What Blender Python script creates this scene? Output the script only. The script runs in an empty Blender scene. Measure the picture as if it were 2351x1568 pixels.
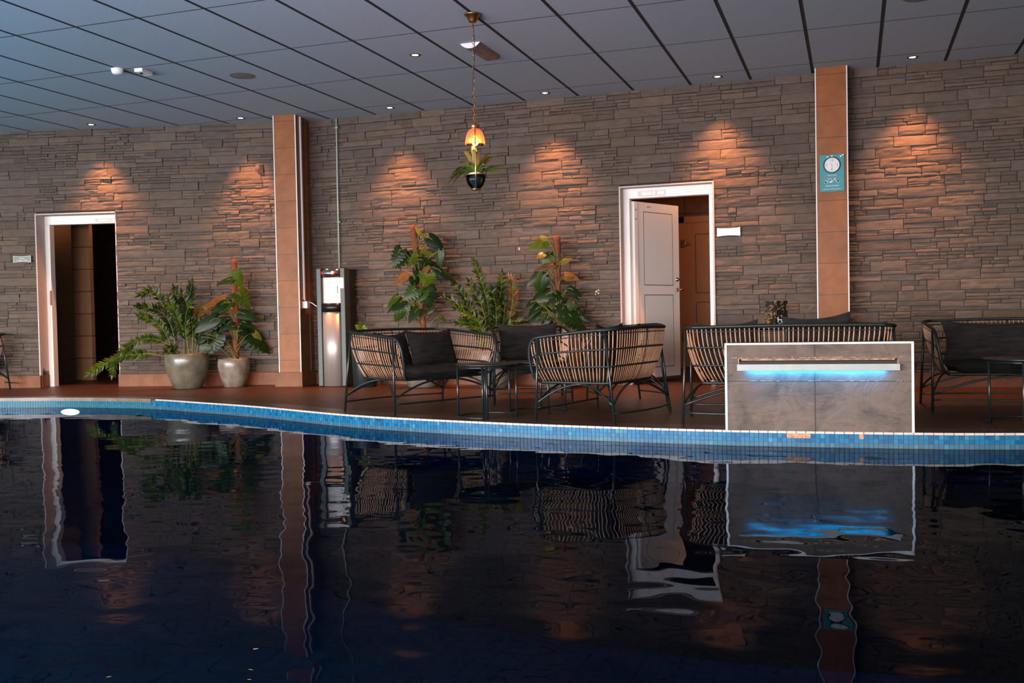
import bpy, math, random
import numpy as np
from mathutils import Vector, Matrix, noise
random.seed(7)
PI = math.pi
COL = bpy.context.scene.collection
SC = bpy.context.scene

# ------------------------------------------------------------------ materials
def nmat(name):
    m = bpy.data.materials.new(name); m.use_nodes = True
    nt = m.node_tree; b = nt.nodes['Principled BSDF']
    return m, nt, b
def link(nt, a, b): nt.links.new(a, b)
def node(nt, t, **kw):
    n = nt.nodes.new(t)
    for k, v in kw.items(): setattr(n, k, v)
    return n
def coords(nt, scale=(1, 1, 1), kind='Object', rot=(0, 0, 0)):
    tc = node(nt, 'ShaderNodeTexCoord'); mp = node(nt, 'ShaderNodeMapping')
    mp.inputs['Scale'].default_value = scale; mp.inputs['Rotation'].default_value = rot
    link(nt, tc.outputs[kind], mp.inputs['Vector'])
    return mp.outputs['Vector']
def ramp(nt, fac, stops):
    r = node(nt, 'ShaderNodeValToRGB'); cr = r.color_ramp
    while len(cr.elements) < len(stops): cr.elements.new(0.5)
    for e, (p, c) in zip(cr.elements, stops):
        e.position = p; e.color = (*c, 1)
    link(nt, fac, r.inputs['Fac'])
    return r.outputs['Color']
def add_bump(nt, b, height, strength=0.3, dist=0.01):
    bp = node(nt, 'ShaderNodeBump')
    bp.inputs['Strength'].default_value = strength; bp.inputs['Distance'].default_value = dist
    link(nt, height, bp.inputs['Height']); link(nt, bp.outputs['Normal'], b.inputs['Normal'])
def mixc(nt, fac, a, b, mode='MIX'):
    mx = node(nt, 'ShaderNodeMix'); mx.data_type = 'RGBA'; mx.blend_type = mode
    for sock, v in ((mx.inputs[0], fac), (mx.inputs[6], a), (mx.inputs[7], b)):
        if hasattr(v, 'is_linked'): link(nt, v, sock)
        elif isinstance(v, tuple): sock.default_value = (*v, 1)
        else: sock.default_value = v
    return mx.outputs[2]
def simple(name, col, rough=0.5, metal=0.0, spec=0.5, nscale=None, nvar=0.15, bump=0.0, scale=(1, 1, 1), bdist=0.01, det=5):
    """plain colour broken up by a little noise"""
    m, nt, b = nmat(name)
    b.inputs['Roughness'].default_value = rough; b.inputs['Metallic'].default_value = metal
    b.inputs['Specular IOR Level'].default_value = spec
    b.inputs['Base Color'].default_value = (*col, 1)
    if nscale:
        v = coords(nt, scale)
        n = node(nt, 'ShaderNodeTexNoise'); n.inputs['Scale'].default_value = nscale; n.inputs['Detail'].default_value = det
        link(nt, v, n.inputs['Vector'])
        lo = tuple(max(0, c * (1 - nvar)) for c in col); hi = tuple(min(1, c * (1 + nvar)) for c in col)
        link(nt, ramp(nt, n.outputs['Fac'], [(0.3, lo), (0.7, hi)]), b.inputs['Base Color'])
        if bump: add_bump(nt, b, n.outputs['Fac'], bump, bdist)
    return m
def emis(name, col, strength):
    m, nt, b = nmat(name)
    b.inputs['Base Color'].default_value = (*col, 1)
    b.inputs['Emission Color'].default_value = (*col, 1); b.inputs['Emission Strength'].default_value = strength
    return m
def attr_mat(name, rough, nscale, nvar, bump, scale=(1, 1, 1), bdist=0.006, spec=0.5, tint=None):
    """colour read from the per-piece colour stored on the mesh, broken up by noise"""
    m, nt, b = nmat(name)
    b.inputs['Roughness'].default_value = rough; b.inputs['Specular IOR Level'].default_value = spec
    a = node(nt, 'ShaderNodeAttribute'); a.attribute_name = 'Col'
    v = coords(nt, scale)
    n = node(nt, 'ShaderNodeTexNoise'); n.inputs['Scale'].default_value = nscale; n.inputs['Detail'].default_value = 7
    n.inputs['Roughness'].default_value = 0.65
    link(nt, v, n.inputs['Vector'])
    f = ramp(nt, n.outputs['Fac'], [(0.3, (1 - nvar,) * 3), (0.7, (1 + nvar,) * 3)])
    link(nt, mixc(nt, 1.0, a.outputs['Color'], f, 'MULTIPLY'), b.inputs['Base Color'])
    if bump: add_bump(nt, b, n.outputs['Fac'], bump, bdist)
    return m

M = {}
M['stone'] = attr_mat('ledge stone', 0.8, 9, 0.22, 0.55, (1, 1, 2.6), 0.010, 0.3)
M['mortar'] = simple('dark stone joint', (0.0225, 0.019, 0.017), 0.9)
M['mosaic'] = attr_mat('blue glass mosaic', 0.22, 60, 0.10, 0.0, spec=0.2)
M['grout'] = simple('mosaic grout', (0.03, 0.055, 0.065), 0.7, nscale=40, nvar=0.3)
M['basin'] = None
M['white_paint'] = simple('white paint', (0.80, 0.77, 0.75), 0.45, nscale=3, nvar=0.03)
M['plaster'] = simple('pinkish plaster', (0.496, 0.416, 0.392), 0.8, nscale=30, nvar=0.06, bump=0.15, bdist=0.004)
M['white_metal'] = simple('white edge profile', (0.68, 0.69, 0.71), 0.3)
M['plastic'] = simple('white plastic', (0.78, 0.77, 0.75), 0.35)
M['door_white'] = simple('painted door', (0.78, 0.73, 0.69), 0.4, nscale=2, nvar=0.02)
M['door_panel'] = simple('painted door panel', (0.72, 0.70, 0.68), 0.4, nscale=2, nvar=0.02)
M['door_groove'] = simple('door groove', (0.06, 0.06, 0.06), 0.6)
M['brown_door'] = simple('tan door', (0.42, 0.20, 0.09), 0.5, nscale=3, nvar=0.05)
M['black_metal'] = simple('black painted rod', (0.007, 0.012, 0.013), 0.30, spec=0.45, nscale=60, nvar=0.25)
M['black_wrap'] = simple('black cord wrapping', (0.006, 0.011, 0.012), 0.42, spec=0.35, nscale=90, nvar=0.4, bump=0.5, bdist=0.002)
M['black_table'] = simple('black table lacquer', (0.013, 0.013, 0.013), 0.30, spec=0.4, nscale=20, nvar=0.2)
M['rattan'] = simple('natural rattan', (0.36, 0.185, 0.105), 0.5, nscale=35, nvar=0.22, scale=(1, 1, 0.3))
def fabric():
    m, nt, b = nmat('charcoal fabric')
    b.inputs['Roughness'].default_value = 0.95; b.inputs['Specular IOR Level'].default_value = 0.15
    v = coords(nt, (1, 1, 5))
    n = node(nt, 'ShaderNodeTexNoise'); n.inputs['Scale'].default_value = 9; n.inputs['Detail'].default_value = 6
    link(nt, v, n.inputs['Vector'])
    link(nt, ramp(nt, n.outputs['Fac'], [(0.3, (0.010, 0.009, 0.009)), (0.7, (0.022, 0.020, 0.019))]), b.inputs['Base Color'])
    add_bump(nt, b, n.outputs['Fac'], 0.5, 0.02)
    return m
M['fabric'] = fabric()
M['steel'] = simple('brushed steel', (0.36, 0.31, 0.285), 0.42, 0.5, nscale=3, nvar=0.08, scale=(60, 60, 0.3))
M['grey_frame'] = simple('grey green cabinet frame', (0.022, 0.032, 0.028), 0.45, nscale=20, nvar=0.1)
M['black_plastic'] = simple('black cabinet', (0.006, 0.006, 0.006), 0.35, spec=0.3)
M['chrome'] = simple('chrome', (0.75, 0.72, 0.70), 0.12, 1.0)
M['red'] = simple('red button', (0.55, 0.01, 0.01), 0.4)
M['brass'] = simple('brushed brass', (0.72, 0.36, 0.13), 0.28, 1.0, nscale=20, nvar=0.1)
M['dark_brass'] = simple('aged brass', (0.42, 0.20, 0.08), 0.38, 1.0, nscale=20, nvar=0.12)
M['cord'] = simple('black cord', (0.01, 0.01, 0.01), 0.6)
M['pot_speckle'] = None
M['pot_dark'] = simple('black planter', (0.010, 0.016, 0.017), 0.35, nscale=20, nvar=0.2)
M['pot_teal'] = simple('dark teal glazed pot', (0.006, 0.024, 0.035), 0.15, spec=0.6)
M['soil'] = simple('soil', (0.021, 0.012, 0.0078), 0.95, nscale=60, nvar=0.5, bump=1.0, bdist=0.02)
M['coir'] = simple('coir moss pole', (0.195, 0.05625, 0.01875), 0.95, nscale=140, nvar=0.6, bump=1.0, bdist=0.01)
M['stem'] = simple('plant stem', (0.12, 0.114, 0.021), 0.5, nscale=20, nvar=0.2)
M['brown_stem'] = simple('brown stem', (0.12, 0.066, 0.027), 0.6, nscale=20, nvar=0.2)
M['leaf'] = attr_mat('glossy leaf', 0.33, 22, 0.25, 0.0, spec=0.16)
M['fern'] = attr_mat('fern leaf', 0.55, 40, 0.25, 0.0)
M['copper'] = simple('rusty copper', (0.30, 0.155, 0.09), 0.55, 0.3, nscale=25, nvar=0.6)
M['dark_hole'] = simple('dark slot', (0.01, 0.009, 0.008), 0.7)
M['lip'] = simple('pale spout lip', (0.22, 0.25, 0.255), 0.35, nscale=15, nvar=0.08)
M['led'] = emis('blue led strip', (0.02, 0.50, 1.0), 8)
M['warm_lens'] = emis('warm lamp lens', (1.0, 0.50, 0.20), 30)
M['bulb'] = emis('glowing bulb', (1.0, 0.50, 0.18), 30)
M['lamp_white'] = emis('white pool lamp', (0.85, 0.95, 1.0), 10)
M['speaker'] = simple('speaker grille', (0.16, 0.155, 0.15), 0.7, nscale=250, nvar=0.5)
M['spot_rim'] = simple('dark downlight rim', (0.03, 0.025, 0.022), 0.4)
M['teal'] = simple('teal board', (0, 0.2025, 0.2475), 0.45, nscale=6, nvar=0.12)
M['ink'] = simple('black ink', (0.01, 0.01, 0.012), 0.5)
M['pink_ink'] = simple('pink lettering', (0.42, 0.10, 0.16), 0.5)
M['white_ink'] = simple('white lettering', (0.65, 0.78, 0.78), 0.5)
M['clockface'] = simple('clock face', (0.70, 0.71, 0.73), 0.08)
M['sign_grey'] = simple('grey sign plate', (0.10, 0.095, 0.08), 0.3)
M['sticker_pink'] = simple('pale pink sticker', (0.72, 0.50, 0.44), 0.5)
M['green_clip'] = simple('green clip', (0.10, 0.32, 0.12), 0.5)
M['pipe'] = simple('pale pipe', (0.36, 0.44, 0.42), 0.35)
M['coping'] = simple('coping stone', (0.14, 0.1085, 0.0945), 0.3, nscale=6, nvar=0.35)
M['chip'] = simple('broken plaster patch', (0.364, 0.196, 0.112), 0.85, nscale=70, nvar=0.45, bump=0.8, bdist=0.004)
M['edge_white'] = simple('pale edge tile', (0.465, 0.375, 0.3375), 0.5, nscale=20, nvar=0.15)
M['dark_gap'] = simple('dark ceiling channel', (0.012, 0.011, 0.010), 0.8)
M['brown_tile_dark'] = None

def tile_mat(name, c1, c2, groutc, w, h, kind='Object', rough=0.5, mort=0.01, plane='XZ', offset=0.0, nvar=0.25, bump=0.4, nscale=7, squash=1.0):
    m, nt, b = nmat(name)
    b.inputs['Roughness'].default_value = rough; b.inputs['Specular IOR Level'].default_value = 0.22
    tc = node(nt, 'ShaderNodeTexCoord'); sep = node(nt, 'ShaderNodeSeparateXYZ'); com = node(nt, 'ShaderNodeCombineXYZ')
    link(nt, tc.outputs[kind], sep.inputs[0])
    link(nt, sep.outputs[plane[0]], com.inputs[0]); link(nt, sep.outputs[plane[1]], com.inputs[1])
    br = node(nt, 'ShaderNodeTexBrick'); br.offset = offset; br.squash = squash
    br.inputs['Scale'].default_value = 1.0; br.inputs['Brick Width'].default_value = w; br.inputs['Row Height'].default_value = h
    br.inputs['Mortar Size'].default_value = mort; br.inputs['Mortar Smooth'].default_value = 0.1
    br.inputs['Color1'].default_value = (*c1, 1); br.inputs['Color2'].default_value = (*c2, 1); br.inputs['Mortar'].default_value = (*groutc, 1)
    link(nt, com.outputs[0], br.inputs['Vector'])
    n = node(nt, 'ShaderNodeTexNoise'); n.inputs['Scale'].default_value = nscale; n.inputs['Detail'].default_value = 8; n.inputs['Roughness'].default_value = 0.65
    link(nt, tc.outputs[kind], n.inputs['Vector'])
    f = ramp(nt, n.outputs['Fac'], [(0.3, (1 - nvar,) * 3), (0.7, (1 + nvar,) * 3)])
    link(nt, mixc(nt, 1.0, br.outputs['Color'], f, 'MULTIPLY'), b.inputs['Base Color'])
    add_bump(nt, b, n.outputs['Fac'], bump, 0.006)
    return m
M['floor'] = tile_mat('brown slate floor tile', (0.06965, 0.02496, 0.01181), (0.05148, 0.02016, 0.01064), (0.0212, 0.01056, 0.0063), 0.6, 0.6, rough=0.45, mort=0.006, plane='XY', nvar=0.3, bump=0.35)
M['deck_band'] = tile_mat('small brown deck mosaic', (0.05355, 0.0252, 0.0168), (0.0756, 0.0392, 0.02625), (0.085, 0.06, 0.05), 0.055, 0.055, rough=0.35, mort=0.005, plane='XY', nvar=0.3)
M['terracotta'] = tile_mat('terracotta tile', (0.2449, 0.08276, 0.02531), (0.21, 0.07381, 0.02397), (0.09331, 0.04474, 0.01998), 10.0, 0.303, rough=0.45, mort=0.004, plane='XZ', nvar=0.22, bump=0.35)
M['base_tile'] = tile_mat('terracotta base tile', (0.1881, 0.06502, 0.02677), (0.1425, 0.05419, 0.0252), (0.114, 0.06069, 0.03465), 0.27, 1.0, rough=0.5, mort=0.004, plane='XZ', nvar=0.25, bump=0.35)
M['room_tile'] = tile_mat('brown room tile', (0.16, 0.085, 0.055), (0.13, 0.07, 0.045), (0.04, 0.025, 0.02), 0.6, 0.3, rough=0.4, mort=0.006, plane='XZ', nvar=0.15, bump=0.2)
M['room_tile_lit'] = tile_mat('tan room tile with light', (0.40, 0.20, 0.11), (0.36, 0.18, 0.10), (0.08, 0.045, 0.03), 0.9, 0.3, rough=0.45, mort=0.006, plane='XZ', nvar=0.12, bump=0.2)  # lighter tone carries the lamp light on the passage pier
M['room_tile_shaded'] = tile_mat('dark brown room tile with shade', (0.045, 0.03, 0.025), (0.04, 0.027, 0.022), (0.02, 0.014, 0.012), 0.9, 0.3, rough=0.45, mort=0.006, plane='XZ', nvar=0.12, bump=0.2)  # darker tone carries the shade on the near passage wall
M['basin'] = tile_mat('deep blue pool tile', (0.001, 0.075, 0.125), (0.001, 0.070, 0.118), (0.0005, 0.05, 0.078), 0.12, 0.12, rough=0.5, mort=0.010, plane='XY', nvar=0.25, bump=0.0, nscale=0.7)
M['plain_wall'] = simple('plain grey wall', (0.2, 0.19, 0.19), 0.8, nscale=4, nvar=0.1)

def fountain_mat():
    m, nt, b = nmat('grey brown slate tile')
    b.inputs['Roughness'].default_value = 0.75; b.inputs['Specular IOR Level'].default_value = 0.2
    v = coords(nt, (1, 1, 1))
    n1 = node(nt, 'ShaderNodeTexNoise'); n1.inputs['Scale'].default_value = 4.5; n1.inputs['Detail'].default_value = 9; n1.inputs['Roughness'].default_value = 0.62; n1.inputs['Distortion'].default_value = 0.6
    link(nt, v, n1.inputs['Vector'])
    base = ramp(nt, n1.outputs['Fac'], [(0.30, (0.045, 0.042, 0.040)), (0.45, (0.092, 0.072, 0.062)), (0.58, (0.13, 0.095, 0.077)), (0.78, (0.088, 0.079, 0.074))])
    v2 = coords(nt, (0.55, 1, 2.4), rot=(0, -0.5, 0))
    n2 = node(nt, 'ShaderNodeTexNoise'); n2.inputs['Scale'].default_value = 1.7; n2.inputs['Detail'].default_value = 9; n2.inputs['Roughness'].default_value = 0.6
    link(nt, v2, n2.inputs['Vector'])
    crack = ramp(nt, n2.outputs['Fac'], [(0.488, (1, 1, 1)), (0.5, (0.72, 0.70, 0.69)), (0.504, (1, 1, 1))])
    link(nt, mixc(nt, 1.0, base, crack, 'MULTIPLY'), b.inputs['Base Color'])
    add_bump(nt, b, n1.outputs['Fac'], 0.9, 0.018)
    return m
M['slate'] = fountain_mat()
M['joint'] = simple('tile joint', (0.025, 0.027, 0.03), 0.8)
M['lime'] = simple('lime scale', (0.17, 0.17, 0.175), 0.7, nscale=50, nvar=0.3)

def pot_mat(name, c1, c2, c3, rough):
    m, nt, b = nmat(name)
    b.inputs['Roughness'].default_value = rough
    v = coords(nt)
    n = node(nt, 'ShaderNodeTexNoise'); n.inputs['Scale'].default_value = 9; n.inputs['Detail'].default_value = 8
    link(nt, v, n.inputs['Vector'])
    vo = node(nt, 'ShaderNodeTexVoronoi'); vo.inputs['Scale'].default_value = 70
    link(nt, v, vo.inputs['Vector'])
    base = ramp(nt, n.outputs['Fac'], [(0.3, c1), (0.55, c2), (0.75, c3)])
    pit = ramp(nt, vo.outputs['Distance'], [(0.08, (0.3, 0.28, 0.25)), (0.16, (1, 1, 1))])
    link(nt, mixc(nt, 0.8, base, pit, 'MULTIPLY'), b.inputs['Base Color'])
    add_bump(nt, b, n.outputs['Fac'], 0.4, 0.01)
    return m
M['pot_speckle'] = pot_mat('olive speckled glaze', (0.085, 0.072, 0.05), (0.13, 0.113, 0.08), (0.165, 0.148, 0.118), 0.25)
M['pot_cream'] = pot_mat('mottled cream glaze', (0.12, 0.09, 0.072), (0.215, 0.172, 0.13), (0.26, 0.226, 0.18), 0.25)
M['pot_grey'] = pot_mat('mottled grey glaze', (0.12, 0.096, 0.078), (0.2, 0.16, 0.126), (0.24, 0.2, 0.16), 0.35)

def ceil_mat():
    m, nt, b = nmat('mineral ceiling panel')
    b.inputs['Roughness'].default_value = 0.9
    v = coords(nt, (0.35, 1, 1))
    n = node(nt, 'ShaderNodeTexNoise'); n.inputs['Scale'].default_value = 90; n.inputs['Detail'].default_value = 6
    link(nt, v, n.inputs['Vector'])
    link(nt, ramp(nt, n.outputs['Fac'], [(0.25, (0.275, 0.335, 0.38)), (0.75, (0.335, 0.405, 0.455))]), b.inputs['Base Color'])
    return m
M['ceiling'] = ceil_mat()

def water_mat():
    m = bpy.data.materials.new('pool water'); m.use_nodes = True
    nt = m.node_tree; nt.nodes.clear()
    out = node(nt, 'ShaderNodeOutputMaterial'); mix = node(nt, 'ShaderNodeMixShader')
    gl = node(nt, 'ShaderNodeBsdfGlossy'); gl.inputs['Roughness'].default_value = 0.0; gl.inputs['Color'].default_value = (0.56, 0.68, 0.82, 1)
    tr = node(nt, 'ShaderNodeBsdfTransparent'); tr.inputs['Color'].default_value = (0.30, 0.50, 0.66, 1)
    fr = node(nt, 'ShaderNodeFresnel'); fr.inputs['IOR'].default_value = 1.11
    link(nt, fr.outputs[0], mix.inputs[0]); link(nt, tr.outputs[0], mix.inputs[1]); link(nt, gl.outputs[0], mix.inputs[2])
    link(nt, mix.outputs[0], out.inputs['Surface'])
    return m
M['water'] = water_mat()
def glass_mat(name, col, alpha_col):
    m = bpy.data.materials.new(name); m.use_nodes = True
    nt = m.node_tree; nt.nodes.clear()
    out = node(nt, 'ShaderNodeOutputMaterial'); mix = node(nt, 'ShaderNodeMixShader')
    gl = node(nt, 'ShaderNodeBsdfGlossy'); gl.inputs['Roughness'].default_value = 0.03
    tr = node(nt, 'ShaderNodeBsdfTransparent'); tr.inputs['Color'].default_value = (*alpha_col, 1)
    fr = node(nt, 'ShaderNodeFresnel'); fr.inputs['IOR'].default_value = 1.45
    link(nt, fr.outputs[0], mix.inputs[0]); link(nt, tr.outputs[0], mix.inputs[1]); link(nt, gl.outputs[0], mix.inputs[2])
    if col:
        df = node(nt, 'ShaderNodeBsdfTranslucent'); df.inputs['Color'].default_value = (*col, 1)
        m2 = node(nt, 'ShaderNodeMixShader'); m2.inputs[0].default_value = 0.13
        link(nt, mix.outputs[0], m2.inputs[1]); link(nt, df.outputs[0], m2.inputs[2]); link(nt, m2.outputs[0], out.inputs['Surface'])
    else: link(nt, mix.outputs[0], out.inputs['Surface'])
    return m
M['amber_glass'] = glass_mat('amber glass', (1.0, 0.42, 0.18), (1.0, 0.62, 0.42))
M['clear_glass'] = glass_mat('clear glass', None, (0.93, 0.95, 0.95))
def menu_mat():
    m, nt, b = nmat('black and gold card')
    b.inputs['Roughness'].default_value = 0.6; b.inputs['Specular IOR Level'].default_value = 0.15
    v = coords(nt, (1, 1, 1))
    n = node(nt, 'ShaderNodeTexNoise'); n.inputs['Scale'].default_value = 9; n.inputs['Detail'].default_value = 4; n.inputs['Distortion'].default_value = 3.0
    link(nt, v, n.inputs['Vector'])
    link(nt, ramp(nt, n.outputs['Fac'], [(0.53, (0.004, 0.004, 0.004)), (0.56, (0.22, 0.10, 0.025)), (0.59, (0.24, 0.12, 0.03)), (0.62, (0.004, 0.004, 0.004))]), b.inputs['Base Color'])
    return m
M['menu'] = menu_mat()

# ------------------------------------------------------------------ mesh builder
class MB:
    def __init__(s): s.v = []; s.f = []; s.m = []; s.c = []
    def add(s, vs, fs, mi=0, col=None):
        o = len(s.v); s.v += [tuple(p) for p in vs]; s.f += [tuple(i + o for i in f) for f in fs]; s.m += [mi] * len(fs)
        s.c += [col or (1, 1, 1)] * len(vs)
    def box(s, x0, x1, y0, y1, z0, z1, mi=0, mat=None, col=None):
        vs = [Vector((x, y, z)) for z in (z0, z1) for y in (y0, y1) for x in (x0, x1)]
        if mat: vs = [mat @ v for v in vs]
        s.add(vs, [(0, 2, 3, 1), (4, 5, 7, 6), (0, 1, 5, 4), (2, 6, 7, 3), (0, 4, 6, 2), (1, 3, 7, 5)], mi, col)
    def tube(s, pts, r, seg=8, closed=False, mi=0, caps=True, col=None):
        pts = [Vector(p) for p in pts]; n = len(pts)
        rr = r if isinstance(r, (list, tuple)) else [r] * n
        tang = []
        for i in range(n):
            a = pts[(i - 1) % n] if (closed or i > 0) else pts[i]
            b = pts[(i + 1) % n] if (closed or i < n - 1) else pts[i]
            t = b - a
            tang.append(t.normalized() if t.length > 1e-9 else Vector((0, 0, 1)))
        t0 = tang[0]; ref = Vector((0, 0, 1)) if abs(t0.z) < 0.9 else Vector((1, 0, 0))
        nrm = (ref - t0 * ref.dot(t0)).normalized(); vs = []
        for i in range(n):
            t = tang[i]; nrm = nrm - t * nrm.dot(t)
            nrm = nrm.normalized() if nrm.length > 1e-6 else t.orthogonal().normalized()
            bn = t.cross(nrm)
            for k in range(seg):
                a = 2 * PI * k / seg
                vs.append(pts[i] + (nrm * math.cos(a) + bn * math.sin(a)) * rr[i])
        fs = []
        for i in range(n if closed else n - 1):
            j = (i + 1) % n
            for k in range(seg):
                l = (k + 1) % seg
                fs.append((i * seg + k, i * seg + l, j * seg + l, j * seg + k))
        if caps and not closed:
            fs.append(tuple(range(seg - 1, -1, -1))); fs.append(tuple((n - 1) * seg + k for k in range(seg)))
        s.add(vs, fs, mi, col)
    def lathe(s, prof, seg=32, c=(0, 0, 0), mi=0, a0=0.0, a1=2 * PI, caps=False):
        full = abs(a1 - a0 - 2 * PI) < 1e-6; ns = seg if full else seg + 1
        vs = []
        for (r, z) in prof:
            for k in range(ns):
                a = a0 + (a1 - a0) * k / seg
                vs.append((c[0] + r * math.cos(a), c[1] + r * math.sin(a), c[2] + z))
        fs = []
        for i in range(len(prof) - 1):
            for k in range(seg):
                l = (k + 1) % ns if full else k + 1
                fs.append((i * ns + k, i * ns + l, (i + 1) * ns + l, (i + 1) * ns + k))
        if caps:
            fs.append(tuple(range(ns - 1, -1, -1))); fs.append(tuple((len(prof) - 1) * ns + k for k in range(ns)))
        s.add(vs, fs, mi)
    def grid(s, fn, nu, nv, mi=0, col=None):
        vs = [fn(i / nu, j / nv) for j in range(nv + 1) for i in range(nu + 1)]
        fs = [(j * (nu + 1) + i, j * (nu + 1) + i + 1, (j + 1) * (nu + 1) + i + 1, (j + 1) * (nu + 1) + i) for j in range(nv) for i in range(nu)]
        s.add(vs, fs, mi, col)
    def build(s, name, mats, parent=None, smooth=False, bevel=0, loc=None, rotz=None):
        me = bpy.data.meshes.new(name); me.from_pydata(s.v, [], s.f); me.update()
        if not isinstance(mats, (list, tuple)): mats = [mats]
        for mt in mats: me.materials.append(M[mt] if isinstance(mt, str) else mt)
        if any(s.m): me.polygons.foreach_set('material_index', s.m)
        if any(c != (1, 1, 1) for c in s.c):
            at = me.color_attributes.new('Col', 'FLOAT_COLOR', 'POINT')
            at.data.foreach_set('color', np.array([(*c, 1) for c in s.c], dtype=np.float32).ravel())
        if smooth: me.polygons.foreach_set('use_smooth', [True] * len(me.polygons))
        o = bpy.data.objects.new(name, me); COL.objects.link(o)
        if parent: o.parent = parent
        if loc: o.location = loc
        if rotz is not None: o.rotation_euler = (0, 0, rotz)
        if bevel:
            b = o.modifiers.new('bevel', 'BEVEL'); b.width = bevel; b.segments = 2; b.limit_method = 'ANGLE'
        return o

def empty(name, label, cat, loc=(0, 0, 0), rotz=0, group=None):
    o = bpy.data.objects.new(name, None); COL.objects.link(o)
    o.location = loc; o.rotation_euler = (0, 0, rotz); o.empty_display_size = 0.1
    return tag(o, label, cat, group)
def tag(o, label, cat, group=None):
    o['label'] = label; o['category'] = cat
    if group: o['group'] = group
    return o
def struct(o, label=None, cat=None):
    o['kind'] = 'structure'
    if label: o['label'] = label
    if cat: o['category'] = cat
    return o
def catmull(pts, n=12, closed=False):
    pts = [Vector(p) for p in pts]; out = []; N = len(pts)
    for i in range(N if closed else N - 1):
        p1, p2 = pts[i], pts[(i + 1) % N]
        p0 = pts[i - 1] if (closed or i > 0) else p1 * 2 - p2
        p3 = pts[(i + 2) % N] if (closed or i < N - 2) else p2 * 2 - p1
        for k in range(n):
            t = k / n
            out.append(0.5 * ((2 * p1) + (p2 - p0) * t + (2 * p0 - 5 * p1 + 4 * p2 - p3) * t * t + (3 * p1 - p0 - 3 * p2 + p3) * t ** 3))
    if not closed: out.append(pts[-1])
    return out
def resample(pts, step):
    pts = [Vector(p) for p in pts]; d = [0]
    for a, b in zip(pts, pts[1:]): d.append(d[-1] + (b - a).length)
    L = d[-1]; n = max(2, int(round(L / step))); out = []; j = 0
    for i in range(n + 1):
        t = L * i / n
        while j < len(d) - 2 and d[j + 1] < t: j += 1
        sg = d[j + 1] - d[j]
        out.append(pts[j].lerp(pts[j + 1], (t - d[j]) / sg if sg > 1e-9 else 0))
    return out

CEIL = 3.10
# ------------------------------------------------------------------ camera
cam = bpy.data.cameras.new('camera'); cam.sensor_width = 36; cam.lens = 2259.369 * 36 / 2351
co = bpy.data.objects.new('camera', cam); COL.objects.link(co); SC.camera = co
yaw, pit, rol = -0.334371846, -0.0263751089, -0.0193778504
cy, sy, cp, sp, cr, sr = math.cos(yaw), math.sin(yaw), math.cos(pit), math.sin(pit), math.cos(rol), math.sin(rol)
f0 = Vector((sy, cy, 0)); r0 = Vector((cy, -sy, 0)); u0 = Vector((0, 0, 1))
fw = f0 * cp + u0 * sp; u2 = f0 * -sp + u0 * cp
rt = r0 * cr + u2 * sr; up = r0 * -sr + u2 * cr
mw = Matrix.Identity(4)
for i in range(3): mw[i][0], mw[i][1], mw[i][2] = rt[i], up[i], -fw[i]
mw.translation = Vector((7.55537855, -10.256, CEIL - 2.33422570))
co.matrix_world = mw
cam.clip_start = 0.05; cam.clip_end = 100

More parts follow.
